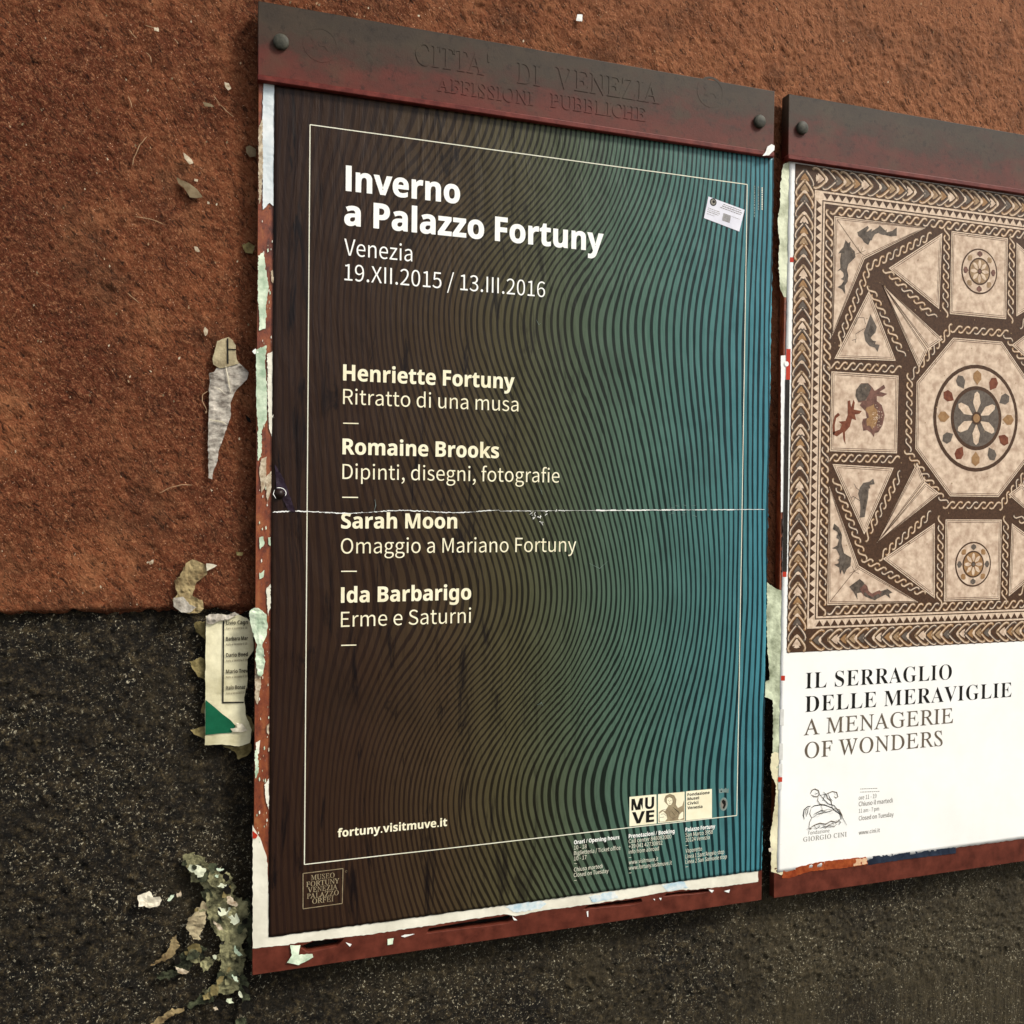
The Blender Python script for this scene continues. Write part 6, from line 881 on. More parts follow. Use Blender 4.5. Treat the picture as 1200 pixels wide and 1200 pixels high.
# bits on the bottom rail
scrap('mint_paper_loop', ats([(340, 1107), (352, 1107), (350, 1118), (366, 1117), (367, 1121), (350, 1130), (336, 1127), (342, 1118)]), -.0020, M['mintpaper'], lf, amp=.0006, curl=.002, seed=8)
for i, p in enumerate([[(454, 1100), (461, 1099), (460, 1106), (454, 1107)], [(687, 1068), (689, 1067), (689, 1074), (688, 1074)], [(772, 1052), (775, 1052), (774, 1055)], [(765, 1053), (767, 1053), (767, 1055)], [(830, 1042), (836, 1043), (834, 1046)], [(848, 1044), (855, 1042), (854, 1046)],
                       [(405, 1104), (412, 1106), (410, 1109)], [(470, 1097), (474, 1095), (486, 1094), (474, 1098)], [(600, 1073), (606, 1078), (602, 1078)]]):
    scrap('paper_flake', ats(p), -.0012, M['mintpaper' if i == 0 else 'whitechip'], lf, amp=.0003, curl=.0004, seed=90 + i)
# white tag at the top right corner of the poster
scrap('white_tag', ats([(893, 183), (897, 178), (899, 172), (904, 169), (907.5, 171), (907, 176), (901, 182)], -.013), -.0135, M['whitechip'], None, 'tiny crumpled white paper tag at the top right corner of the striped poster', 'paper scrap', amp=.0003, curl=.001, seed=2)

# sticker
st = thing('white_sticker', 'small tilted white sticker with round black seal, top right of the striped poster', 'sticker', (*at(847, 272)[:1], -.002, at(847, 272)[1]))
SQ = ats([(829.3, 230.8), (871.8, 246.3), (865.5, 271.8), (824, 256)])
o = plate('sticker_paper', [SQ], PY - .0007, .0003, M['sticker'], st, raised=True)
S2 = Print(PY - .00085)
def sb(a, b): return tuple(SQ[0][i] + (SQ[1][i] - SQ[0][i]) * a + (SQ[3][i] - SQ[0][i]) * b for i in (0, 1))
S2.disc(sb(.15, .17), .0075, M['blackink'], 1, 20); S2.disc(sb(.15, .17), .0055, M['softink'], 2, 16); S2.disc(sb(.16, .15), .003, M['blackink'], 3, 9)
for (a, b, L, w) in ((.42, .10, .5, .0012), (.40, .19, .56, .0014), (.36, .28, .58, .0012), (.05, .50, .32, .0011), (.05, .58, .34, .0011), (.05, .66, .30, .0011), (.05, .76, .2, .0008), (.7, .5, .22, .0007)):
    x = a
    while x < a + L: e = x + r2.uniform(.02, .06); S2.stroke([sb(x, b), sb(min(e, a + L), b)], w, M['softink'] if b > .4 else M['brownink'], 1); x = e + .014
for i in range(7): S2.stroke([sb(.47, .50 + i * .05), sb(.68, .50 + i * .05)], .0013, M['softink'], 1)
S2.build('sticker_print', st, kind='stuff')
# ------------------------------------------------------------------ the white poster with the mosaic
QY = -.0012
mp = thing('mosaic_poster', 'white poster with a brown mosaic picture above the black words Il serraglio delle meraviglie', 'poster', (1.44, 0, .903))
sheet('poster_sheet', .9517, 1.934, .9035, 2.3600, M['whitepaper'], mp, torn=(.0009, .001, .001, .0002), y=QY, seed=8, raised=False)
ML, MT, MB = .9655, 2.3555, 1.3567
MR = ML + .955
mcx, mcz = (ML + MR) / 2, (MT + MB) / 2
G = Print(QY - .0003)
D_, BG, LT, TN, GR, OC, RD, PL, BE = (M[k] for k in ('m_dark', 'm_bg', 'm_light', 'm_tan', 'm_grey', 'm_ochre', 'm_red', 'm_plum', 'm_beast'))
def cells(x0, z0, x1, z1, mat, layer, n=24):
    for i in range(n):
        for j in range(n):
            a, b = x0 + (x1 - x0) * i / n, x0 + (x1 - x0) * (i + 1) / n; c, d = z0 + (z1 - z0) * j / n, z0 + (z1 - z0) * (j + 1) / n
            G.poly([(a, c), (b, c), (b, d), (a, d)], mat, layer)
cells(ML, MB, MR, MT, D_, 1, 40)
rm = random.Random(21)
def frame(i, w, mat, layer):
    """square band whose outer edge is i metres inside the picture"""
    x0, x1, z0, z1 = ML + i, MR - i, MB + i, MT - i
    n = 30
    for (a, b) in (((x0, z0 + w / 2), (x1, z0 + w / 2)), ((x0, z1 - w / 2), (x1, z1 - w / 2))):
        G.stroke([(a[0] + (b[0] - a[0]) * k / n, a[1]) for k in range(n + 1)], w, mat, layer)
    for (a, b) in (((x0 + w / 2, z0), (x0 + w / 2, z1)), ((x1 - w / 2, z0), (x1 - w / 2, z1))):
        G.stroke([(a[0], a[1] + (b[1] - a[1]) * k / n) for k in range(n + 1)], w, mat, layer + 1)
def along(p, q, pitch, fn, start=0):
    L = math.hypot(q[0] - p[0], q[1] - p[1]); n = max(1, round(L / pitch)); pp = L / n; dx, dz = (q[0] - p[0]) / L, (q[1] - p[1]) / L
    for i in range(n):
        o = (p[0] + dx * pp * i, p[1] + dz * pp * i)
        fn(lambda s, t: (o[0] + dx * s * pp - dz * t, o[1] + dz * s * pp + dx * t), i)
def chevron(w):
    def f(m, i):
        c = (TN, GR, OC, TN, GR)[i % 5]; k = 4 + (i % 2) * 5
        for sg in (1, -1):
            leg = [(-.50, .36), (-.42, .44), (-.2, .47), (.1, .42), (.5, .27), (.95, .06), (1.08, .02)]
            P = [m(s, sg * t * w) for s, t in leg]
            G.stroke(P, w * .17, D_, k); G.stroke(P, w * .125, c, k + 1); G.stroke([m(s, sg * (t + .012) * w) for s, t in leg[1:-1]], w * .045, LT, k + 2)
        fill = [(.02, -.24), (.35, -.16), (.72, 0), (.35, .16), (.02, .24)]
        G.poly([m(s, t * w) for s, t in fill], (BG, GR, OC, D_, TN)[(i * 3) % 5], k + 1)
        G.poly([m(s, t * w) for s, t in [(-.12, -.17), (.02, -.10), (.14, 0), (.02, .10), (-.12, .17), (-.20, 0)]], LT, k + 3)
    return f
def teeth(w):
    def f(m, i): G.poly([m(0.0, -w * .52), m(1, -w * .52), m(.5, w * .5)], D_, 8)
    return f
def twist(w):
    def f(m, i):
        k = 5 + (i % 2) * 4
        P = [m(s, t * w) for s, t in [(-.42, -.16), (-.44, -.34), (-.22, -.43), (.02, -.34), (.16, -.12), (.34, .12), (.50, .34), (.74, .43), (.95, .34), (.92, .16)]]
        G.stroke(P, w * .38, D_, k); G.stroke(P, w * .27, (TN, OC, TN, GR)[i % 4], k + 1); G.stroke(P[1:-1], w * .13, LT, k + 2)
    return f
bw = .047
c0 = bw / 2
def ring(fn, i, pitch, flip=False):
    x0, x1, z0, z1 = ML + i, MR - i, MB + i, MT - i
    return x0, x1, z0, z1
x0, x1, z0, z1 = ring(None, c0, 0)
along((x0, z0 - c0 * .45), (x0, z1 + c0 * .55), .0215, chevron(.044)); along((x0 + c0 * 1.3, z1), (x1 - c0, z1), .0225, chevron(.044))
along((x1, z1 - c0 * 1.2), (x1, z0 + c0 * .4), .0215, chevron(.044)); along((x1 - c0, z0), (x0 + c0 * 1.4, z0), .0225, chevron(.044))
frame(bw + .001, .0185, LT, 2)
i = bw + .0115; w = .0125
x0, x1, z0, z1 = ring(None, i, 0)
along((x0, z1 - .01), (x0, z0 + .01), .0185, teeth(w)); along((x0 + .01, z0), (x1 - .01, z0), .0185, teeth(w)); along((x1, z0 + .01), (x1, z1 - .01), .0185, teeth(w)); along((x1 - .01, z1), (x0 + .01, z1), .0185, teeth(w))
frame(bw + .0205, .0015, D_, 9); frame(bw + .0205, .0055, LT, 4)
i = .0845; x0, x1, z0, z1 = ring(None, i, 0)
along((x0, z0), (x0, z1), .0215, twist(.019)); along((x0 + .012, z1), (x1, z1), .0215, twist(.019)); along((x1, z1), (x1, z0), .0215, twist(.019)); along((x1, z0), (x0 + .012, z0), .0215, twist(.019))
# inner field
FI = .0960
fx, fz = (MR - ML) / 2 - FI, (MT - MB) / 2 - FI
def nrm(px, py):
    x, z = at(px, py); return ((x - mcx) / fx, (z - mcz) / fz)
def den(p): return (mcx + p[0] * fx, mcz + p[1] * fz)
def orbit(pts, full=True):
    """the same figure in the eight places of the symmetric field"""
    out = []
    for sx in (1, -1):
        for sz in (1, -1):
            a = [(p[0] * sx, p[1] * sz) for p in pts]; out.append(a)
            if full: out.append([(q[1], q[0]) for q in a])
    return out
def inset(pts, d): return offset([pts], -d, -d)[0]
def subdiv(pts, m=5):
    return [(pts[i][0] + (pts[(i + 1) % len(pts)][0] - pts[i][0]) * k / m, pts[i][1] + (pts[(i + 1) % len(pts)][1] - pts[i][1]) * k / m) for i in range(len(pts)) for k in range(m)]
def panel(pts, k=12):
    P = [den(p) for p in pts]
    G.poly(subdiv(P), LT, k); G.stroke(subdiv(inset(P, .0030)), .0016, D_, k + 1, closed=True); G.poly(subdiv(inset(P, .0048)), BG, k + 1)
    G.stroke(subdiv(inset(P, .0068)), .0011, D_, k + 2, closed=True)
N = nrm(1015.8, 300); Pl = nrm(974.5, 394)
N = ((N[0] - N[1]) / 2, (N[1] - N[0]) / 2)
e = 1.0
kite = [(-e, e), (-e, Pl[1]), N, (-Pl[1], e)]
for q in orbit(kite, False): panel(q)
tri = [nrm(1017.5, 341), nrm(977, 420.5), nrm(1049, 423)]
trs = orbit(tri)
for q in trs: panel(q)
sa = nrm(970.6, 435.8); sb_ = nrm(1050.3, 532)
sh = (abs(sa[1]) + abs(sb_[1])) / 2
sq = [(-e, sh), (sb_[0], sh), (sb_[0], -sh), (-e, -sh)]
for q in (sq, [(-p[0], p[1]) for p in sq], [(p[1], p[0]) for p in sq], [(p[1], -p[0]) for p in sq]): panel(q)
# twisted bands between the figures
th = tri[1][1]; g = (sh + th) / 2
W_ = .017
def band(a, b):
    for q in orbit([a, b]): along(den(q[0]), den(q[1]), .0205, twist(W_))
band((-e, g), (sb_[0] + .02, g))
band((N[0] + .03, N[1] - .045), (-e + .035, Pl[1] - .045))
ap = tri[0]
band((ap[0] + .015, ap[1] + .01), (tri[2][0] + .055, tri[2][1] + .02))
R8 = .43
octo = [(R8 * 1.08 * math.cos(math.pi / 8 + k * math.pi / 4), R8 * 1.08 * math.sin(math.pi / 8 + k * math.pi / 4)) for k in range(8)]
small_t = [(ap[0] + .085, -ap[0] - .085), (sb_[0] + .14, th - .02), (sb_[0] + .20, -(sb_[0] + .20))]
for q in orbit(small_t): panel(q)
panel(octo)
for k in range(8):
    a, b = octo[k], octo[(k + 1) % 8]; s = 1.11
    along(den((a[0] * s, a[1] * s)), den((b[0] * s, b[1] * s)), .0205, twist(W_))
# corner diagonals with small crossed sprigs
for q in orbit([(-e + .02, e - .02), (N[0] - .03, N[1] + .03)], False):
    G.stroke([den(q[0]), den(q[1])], .0013, D_, 16)
    c = den(q[1])
    for (dx, dz) in ((.006, .012), (-.006, .012), (.012, -.005), (-.012, -.004), (.013, .006)): G.stroke([c, (c[0] + dx, c[1] + dz)], .0009, D_, 17)
# creatures (simple swimming, perching and running figures)
Z3 = (860, 150); Z4_ = (860, 340); Z5_ = (860, 520)
def fig(pts, o, mat, layer=18, places=None, belly=None):
    P = [nrm(o[0] + p[0] / 6, o[1] + p[1] / 6) for p in pts]
    for q in (places(P) if places else [P]):
        Q = [den(p) for p in q]
        G.poly(Q, mat, layer)
        if belly:
            cx = sum(p[0] for p in Q) / len(Q); cz = sum(p[1] for p in Q) / len(Q)
            G.poly([(cx + (p[0] - cx) * .52, cz + (p[1] - cz) * .62) for p in Q], belly, layer + 1)
mir = lambda P: [[(-p[0], p[1]) for p in P]]
both = lambda P: [P] + mir(P)
fig([(780, 790), (800, 812), (815, 800), (812, 835), (845, 870), (850, 910), (825, 935), (800, 960), (790, 1000), (800, 1040), (795, 1080), (775, 1110), (778, 1170), (755, 1135), (722, 1120), (750, 1105), (772, 1070), (765, 1020), (745, 1000), (720, 1010), (745, 985), (742, 930), (750, 880), (728, 885), (745, 860), (765, 840)], Z3, BE, places=both, belly=GR)
fig([(862, 735), (880, 725), (935, 690), (945, 705), (925, 730), (960, 730), (1010, 700), (1020, 685), (1040, 705), (1070, 735), (1110, 725), (1140, 700), (1140, 760), (1100, 765), (1060, 755), (1020, 735), (985, 750), (950, 800), (940, 825), (910, 805), (895, 780), (870, 760)], Z3, BE, places=both, belly=GR)
fig([(975, 245), (985, 285), (945, 290), (942, 330), (938, 380), (925, 450), (915, 515), (880, 520), (885, 450), (880, 400), (868, 350), (880, 310), (905, 275), (945, 268)], Z5_, GR, places=both, belly=BE)
fig([(955, 170), (985, 230), (1000, 260), (990, 300), (960, 330), (950, 350), (980, 380), (1020, 385), (1005, 435), (985, 405), (950, 395), (920, 360), (908, 300), (920, 270), (940, 215)], Z4_, GR, places=both, belly=BE)
def thin(pts, o, w=.0012, mat=None):
    for P in both([nrm(o[0] + p[0] / 6, o[1] + p[1] / 6) for p in pts]): G.stroke([den(p) for p in P], w, mat or BE, 17)
thin([(920, 240), (910, 195), (865, 195), (840, 250)], Z4_); thin([(915, 270), (850, 310), (855, 345), (825, 355)], Z4_); thin([(850, 345), (850, 370)], Z4_)
thin([(880, 330), (855, 310), (840, 280)], Z5_); thin([(880, 400), (835, 370), (820, 380)], Z5_); thin([(850, 375), (835, 405)], Z5_)
fig([(700, 560), (735, 590), (755, 640), (752, 700), (770, 770), (820, 800), (815, 860), (790, 880), (770, 920), (755, 885), (742, 920), (735, 870), (700, 850), (730, 840), (740, 790), (715, 740), (685, 735), (722, 715), (735, 670), (722, 620), (690, 600)], Z5_, BE, places=both, belly=GR)
fig([(805, 1005), (845, 975), (880, 950), (910, 975), (930, 1030), (975, 1060), (1030, 1035), (1075, 1020), (1110, 1045), (1085, 1055), (1095, 1085), (1060, 1060), (1010, 1085), (985, 1100), (920, 1075), (890, 1045), (860, 1050), (865, 1095), (835, 1040)], Z5_, BE, places=both, belly=PL)
beast = [(1000, 745), (1000, 780), (1035, 810), (1055, 880), (1040, 950), (1010, 1000), (985, 1005), (980, 1035), (955, 1000), (930, 985), (905, 990), (895, 930), (905, 905), (930, 900), (920, 850), (880, 810), (900, 780), (945, 770)]
fig(beast, Z4_, PL, belly=OC)
fig([(870, 790), (855, 740), (855, 700), (890, 655), (940, 655), (965, 680), (985, 710), (1050, 665), (1060, 690), (1020, 715), (1075, 730), (1040, 750), (1000, 745), (1000, 780), (960, 790), (925, 770), (900, 790)], Z4_, PL, 20)
fig([(870, 785), (850, 745), (855, 700), (885, 660), (935, 655), (960, 690), (940, 740), (920, 775)], Z4_, BE, 21)
for k in range(40):
    t = rm.uniform(0, 6.28); rr_ = rm.uniform(0, 1); p = (1000 + 42 * rr_ * math.cos(t), 895 + 90 * rr_ * math.sin(t))
    q = den(nrm(Z4_[0] + p[0] / 6, Z4_[1] + p[1] / 6)); G.disc(q, .0011, LT, 22 + k % 3, 6)
fig([(795, 780), (812, 775), (820, 825), (835, 770), (845, 790), (838, 840), (895, 850), (880, 870), (845, 875), (855, 915), (825, 905), (810, 960), (775, 1000), (780, 1085), (765, 1050), (760, 1000), (720, 1030), (690, 1015), (690, 1000), (740, 980), (755, 945), (730, 925), (780, 920), (795, 880)], Z4_, RD, 18)
fig([(690, 1015), (688, 950), (703, 885), (728, 862), (742, 880), (715, 900), (704, 950), (706, 1005)], Z4_, RD, 18)
# rosettes in the panels past the middle
def rosette(cx, cz, R_, petals, mats):
    c = den((cx, cz))
    for i, f in enumerate((1.0, .93, .60, .53)): G.disc(c, R_ * f, (D_, BG, D_, mats[1])[i] if f != .93 else BG, 18 + i * 3, 40)
    for k in range(petals):
        t = 2 * math.pi * k / petals; P = [(c[0] + R_ * (rr_ * math.cos(t + dt)), c[1] + R_ * (rr_ * math.sin(t + dt))) for rr_, dt in ((.62, 0), (.74, .5 * math.pi / petals), (.84, .42 * math.pi / petals), (.90, 0), (.84, -.42 * math.pi / petals), (.74, -.5 * math.pi / petals))]
        G.poly(P, mats[k % len(mats)], 28)
        P = [(c[0] + R_ * rr_ * math.cos(t + dt), c[1] + R_ * rr_ * math.sin(t + dt)) for rr_, dt in ((.10, 0), (.30, .3), (.46, .12), (.50, 0), (.46, -.12), (.30, -.3))]
        if petals <= 8 or k % 2: G.poly(P, (BG, LT)[k % 2], 30 + k % 2)
    G.disc(c, R_ * .12, D_, 34, 16); G.disc(c, R_ * .08, mats[0], 35, 16)
rosette(0, 0, .118, 12, (OC, GR, RD)); rosette(0, .80, .050, 8, (PL, TN)); rosette(.80, 0, .050, 8, (RD, TN)); rosette(0, -.80, .050, 8, (GR, OC))
rm2 = random.Random(5)
for k in range(150):                                          # worn spots
    a, b = rm2.uniform(ML + .1, MR - .1), rm2.uniform(MB + .1, MT - .1); G.disc((a, b), rm2.uniform(.0006, .0018), TN, 26 + k % 4, 6)
G.build('mosaic_picture', mp, False)

def T2(body, font, mat, l, r, cap, w=0, **k): return lettering(body, font, M[mat], mp, l, r, cap, QY, weight=w, up=.0003, raised=False, **k)
T2('IL SERRAGLIO', 'serifbold', 'blackink', (943.8, 806.8), (1041, 801.2), 18.8, -12, fit=7, track=30)
T2('DELLE MERAVIGLIE', 'serifbold', 'blackink', (943.3, 834.2), (1026.7, 829), 18.8, -12, fit=5, track=30)
T2('A MENAGERIE', 'serif', 'brownink', (941.7, 861.8), (1042, 853.4), 18.6, 2, fit=6, track=20)
T2('OF WONDERS', 'serif', 'brownink', (942.8, 888.6), (1023.3, 881.6), 18.6, 2, fit=5, track=20)
for body, l, r, cap in (('ore 11 - 19', (1006.3, 937.3), (1027, 935), 5), ('Chiuso il martedì', (1006.3, 944.6), (1046, 940.5), 5.2), ('11 am - 7 pm', (1006.3, 952.4), (1030, 950), 4.6), ('Closed on Tuesday', (1006.3, 961), (1047, 957), 5), ('www.cini.it', (1006.3, 977.8), (1031, 975.2), 4.6)):
    T2(body, 'light', 'brownink' if 'C' in body or 'w' in body else 'softink', l, r, cap, 0)
T2('Fondazione', 'light', 'softink', (947, 978.2), (972, 975.2), 4.2, 0)
T2('GIORGIO CINI', 'serif', 'softink', (941.3, 986), (992, 980.6), 5.4, 4, track=60)
H = Print(QY - .0003)
def hs(pts, w=.0014, m='brownink', l=1): H.stroke(ats(pts, 0, 860, 880, 6), w, M[m], l, taper=True)
n_ = 0
for pts in ([(540, 400), (560, 385), (600, 378), (640, 380), (690, 400), (710, 420), (740, 440), (752, 480)], [(540, 400), (530, 440), (545, 470), (528, 500), (525, 540), (545, 545)], [(545, 470), (590, 440), (640, 430), (680, 420), (700, 405)],
            [(690, 400), (680, 350), (655, 330), (650, 300), (690, 283), (720, 290), (728, 320), (715, 330), (700, 318)], [(660, 300), (672, 330), (690, 350)], [(700, 290), (712, 310)],
            [(540, 385), (515, 390), (492, 410), (485, 450), (492, 480)], [(530, 395), (505, 410), (498, 450)], [(520, 400), (515, 430), (505, 460)], [(535, 300), (545, 275), (565, 265), (590, 275), (598, 300), (585, 320), (560, 318), (540, 305)],
            [(598, 300), (630, 340), (660, 370), (700, 380), (740, 430), (790, 520)], [(590, 320), (585, 345), (600, 370), (640, 375)], [(600, 310), (640, 300), (620, 350)], [(610, 375), (620, 420), (650, 410)], [(625, 285), (640, 300), (650, 330)],
            [(530, 540), (560, 520), (600, 505), (640, 512), (680, 490), (720, 500), (750, 470)], [(560, 520), (575, 545), (600, 530), (590, 510)], [(620, 515), (640, 540), (660, 520), (700, 530), (720, 510)], [(730, 480), (745, 500), (735, 515)],
            [(655, 520), (690, 505), (700, 520)], [(600, 540), (640, 528), (680, 535)], [(700, 400), (735, 410), (755, 450), (760, 470)], [(565, 290), (575, 300), (588, 290)], [(512, 540), (530, 548), (548, 540)], [(560, 440), (610, 415), (640, 425)]):
    hs(pts, .0015 if n_ % 3 else .002, 'brownink' if n_ % 2 else 'blackink', 1 + n_); n_ += 1
for y in (924.3, 928):
    x = 1007.5
    while x < 1028: e_ = x + rm.uniform(1, 2.5); H.stroke([at(x, y - (x - 1007) * .04), at(e_, y - (e_ - 1007) * .04)], .0012, M['softink'], 1); x = e_ + .6
# registration marks down the left margin
for k in range(34):
    a = rm.uniform(530, 750); b0 = 545 - (a - 530) * .22 - rm.uniform(0, 22); hs([(a, b0), (a + rm.uniform(4, 12), b0 - rm.uniform(-4, 6))], .0011, 'brownink', 40 + k)
for k in range(16):
    t = k / 16; a = 560 + 150 * t; b0 = 440 - 40 * t + 10 * math.sin(t * 9); hs([(a, b0), (a + 10, b0 - 7), (a + 16, b0 + 1)], .0009, 'softink', 80 + k)
H.build('saint_on_horseback_emblem', mp, False, 'stuff')
def mark(x0, y0, x1, y1, mat, l=1, d=-.9):
    q = Print(QY - .0003); q.poly([at(x0, y0), at(x0 + d * (y1 - y0) / 60, y1), at(x1 + d * (y1 - y0) / 60, y1), at(x1, y0)], M[mat], l); q.build('registration_mark', mp, False)
mark(925.2, 301.7, 929.6, 307.3, 'redink'); mark(921, 409, 926, 445, 'redink'); mark(919.7, 445, 925, 690 - 20, 'm_black', 2)
mark(916.6, 670, 921.2, 676, 'redink', 3); mark(914.8, 791.6, 919.4, 797.4, 'redink'); mark(911.5, 910.4, 916.2, 916, 'redink')
for y0, y1, x in ((831, 850, 914.0), (871, 890, 912.8), (895, 909, 912.2), (917, 925, 911.4)): mark(x, y0, x + 4.2, y1, 'palegrey')
H = Print(QY - .0003); H.disc(at(921.2, 426.5), .0052, M['whitepaper'], 4, 16); H.build('registration_mark', mp, False)
# coloured strip of an older sheet under the bottom edge
bs = thing('orange_and_navy_backing', 'orange, peach and navy strip of older poster under the bottom edge of the mosaic poster', 'old poster', (1.1, .001, .9))
scrap('orange_strip', ats([(918, 1020), (960, 1010), (1015, 1004), (1017, 1013), (990, 1017), (950, 1021), (924, 1029), (916, 1029)], -.001), -.0008, M['orangepaper'], bs, amp=.0008, seed=41)
scrap('navy_strip', ats([(1015, 1004), (1120, 993), (1120, 1000), (1060, 1007), (1016, 1014)], -.001), -.0008, M['navypaper'], bs, amp=.0006, seed=42)
scrap('peach_strip', ats([(1000, 1007), (1016, 1005), (1016, 1012), (1000, 1015)], -.001), -.0011, M['peachpaper'], bs, amp=.0006, seed=43)
# old paper sticking out past the left edge of the right board
og = thing('green_old_paper', 'torn mildewed pale green paper sticking out at the left edge of the right board', 'old paper', (.94, .001, .92))
A3 = lambda p: ats(p, 0, 860, 150, 6); A5 = lambda p: ats(p, 0, 860, 520, 6); A6 = lambda p: ats(p, 0, 860, 700, 6); A4 = lambda p: ats(p, 0, 860, 340, 6); A7 = lambda p: ats(p, 0, 860, 880, 6)
scrap('paper_layer', A3([(345, 262), (385, 235), (440, 235), (440, 900), (400, 1190), (352, 1190), (322, 1120), (312, 940), (322, 800), (306, 650), (322, 560), (326, 400)]), -.0001, M['paleolive'], og, amp=.0014, curl=.0010, seed=51)
scrap('paper_layer', A5([(216, 962), (250, 990), (330, 1030), (370, 1040), (380, 1200), (236, 1200), (228, 1100)]) [:-2] + A6([(380, 300), (370, 1200), (300, 1200), (268, 1150), (276, 900), (272, 720), (214, 700), (222, 590), (250, 580), (238, 400), (228, 200), (232, 0)]), -.0001, M['greenpaper'], og, amp=.0014, curl=.0010, seed=52)
scrap('paper_layer', A7([(300, 0), (262, 20), (255, 120), (270, 190), (292, 230), (296, 300), (268, 520), (250, 620), (262, 720), (262, 850), (330, 870), (385, 860), (360, 700), (330, 0)]), -.0002, M['listpaper'], og, amp=.0014, curl=.0010, seed=53)
scrap('white_slip', A4([(330, 460), (372, 458), (372, 1200), (326, 1200)])[:3] + A5([(366, 480), (330, 482)]), -.0004, M['whitepaper'], og, amp=.0004, curl=.0006, seed=54)
scrap('dark_slip', A5([(332, 484), (368, 484), (366, 900), (330, 905)]), .0002, M['darkslip'], og, amp=.0004, curl=.0006, seed=55)
scrap('paper_chip', A7([(240, 685), (262, 675), (275, 690), (262, 710), (245, 705)]), -.001, M['palescrap'], og, amp=.0005, curl=.001, seed=56)

# ------------------------------------------------------------------ scraps on the wall
PY_, SY_ = WALLY - .0052, STONEY - .0075
gs = thing('grey_newsprint_scrap', 'long tapering grey newsprint scrap with tan upper corner, stuck on the red plaster', 'paper scrap', (*at(265, 560, PY_)[:1], PY_, at(265, 560, PY_)[1]))
a4 = lambda p, y=PY_: ats(p, y, 140, 300, 4)
scrap('grey_sheet', a4([(455, 525), (500, 515), (560, 500), (605, 545), (598, 580), (560, 615), (540, 640), (520, 690), (522, 750), (505, 800), (485, 860), (465, 910), (460, 960), (440, 1010), (435, 1047), (418, 1040), (415, 900), (418, 760), (422, 548), (445, 543)]), PY_, M['newsprint'], gs, amp=.0007, curl=.0022, seed=61, freq=80)
scrap('tan_corner', a4([(457, 400), (490, 388), (512, 382), (530, 395), (545, 420), (548, 480), (560, 505), (510, 520), (470, 528), (440, 510), (436, 480), (448, 440)]), PY_ - .0022, M['tanpale'], gs, amp=.0006, curl=.001, seed=62)
L_ = Print(PY_ - .0037); L_.stroke(a4([(507, 386), (508, 505)], PY_ - .0037), .0024, M['blackink']); L_.stroke(a4([(510, 437), (546, 439)], PY_ - .0037), .0020, M['blackink'], 2)
L_.stroke(a4([(498, 515), (508, 560), (514, 600), (522, 640)], PY_ - .0037), .0022, M['palescrap'], 3, taper=True); L_.stroke(a4([(420, 766), (450, 772), (480, 776), (504, 790)], PY_ - .0037), .0020, M['palescrap'], 4, taper=True)
L_.stroke(a4([(440, 612), (470, 622), (490, 640)], PY_ - .0037), .0012, M['palescrap'], 5, taper=True)
L_.build('lines_and_creases', gs, False)
a5 = lambda p, y=PY_: ats(p, y, 140, 600, 4)
ts = thing('tan_torn_scrap', 'crumpled tan paper scrap curling over the lower edge of the red plaster', 'paper scrap', (*at(222, 718, PY_)[:1], PY_, at(222, 718, PY_)[1]))
scrap('tan_sheet', a5([(255, 322), (285, 300), (300, 262), (312, 240), (340, 222), (375, 232), (405, 245), (412, 290), (385, 310), (360, 330), (352, 360), (340, 390), (388, 412), (398, 450), (380, 470), (330, 476), (285, 468), (252, 440), (252, 405), (272, 385), (262, 350)]), PY_, M['tanpaper'], ts, amp=.0012, curl=.005, seed=63, freq=90)
scrap('white_corner', a5([(407, 240), (440, 244), (457, 250), (430, 266), (410, 276)]), PY_ - .004, M['palescrap'], ts, amp=.0004, curl=.001, seed=64)
scrap('pale_end', a5([(255, 400), (300, 395), (330, 430), (360, 445), (330, 470), (290, 468), (256, 440)]), PY_ - .006, M['softpale'], ts, amp=.0008, curl=.003, seed=65)
# list of names
ly = STONEY - .016
LS = thing('names_list_scrap', 'yellowed scrap of a printed list of names with a green corner, beside the left board', 'old notice', (*at(262, 872, ly)[:1], ly, at(262, 872, ly)[1]))
al = lambda p, y=ly: ats(p, y, 140, 600, 4)
loop = al([(405, 487), (440, 481), (480, 478), (520, 484), (560, 482), (600, 500), (625, 530), (628, 650), (600, 690), (600, 800), (585, 870), (592, 950), (620, 1020), (612, 1080), (560, 1098), (480, 1088), (400, 1092), (402, 900), (403, 700)])
me = paper_mesh(rough_loop(loop, .006, .0006, 66), ly, .0012, .005, 66, freq=35); link('list_sheet', me, M['listpaper'], LS)
lp = Print(ly - .0021); lt = ly - .0021
lp.poly(al([(403, 880), (440, 910), (480, 945), (520, 975), (545, 1003), (525, 1035), (470, 1038), (403, 1045)], lt), M['greenink'])
lp.stroke(al([(488, 503), (487, 700), (485, 896)], lt), .0022, M['blackink'], 2); lp.stroke(al([(484, 893), (583, 892)], lt), .0022, M['blackink'], 3)
lp.build('printed_frame', LS, False)
for i, (b, y) in enumerate((('Livio Cagn', 527), ('Barbara Mar', 602), ('Dario Boed', 678), ('Mario Trev', 755), ('Italo Bonaz', 831))):
    L0 = lambda x, yy: (140 + x / 4, 600 + yy / 4)
    lettering(b, 'bold', M['fadedblack'], LS, L0(500, y), L0(602 if i < 4 else 590, y), 4.6, lt, weight=4, raised=False, up=.0001)
    lettering('Nato a Venezia il 19', 'light', M['brownink'], LS, L0(500, y + 22), L0(598 if i < 4 else 585, y + 22), 2.6, lt, weight=4, raised=False, up=.0001)
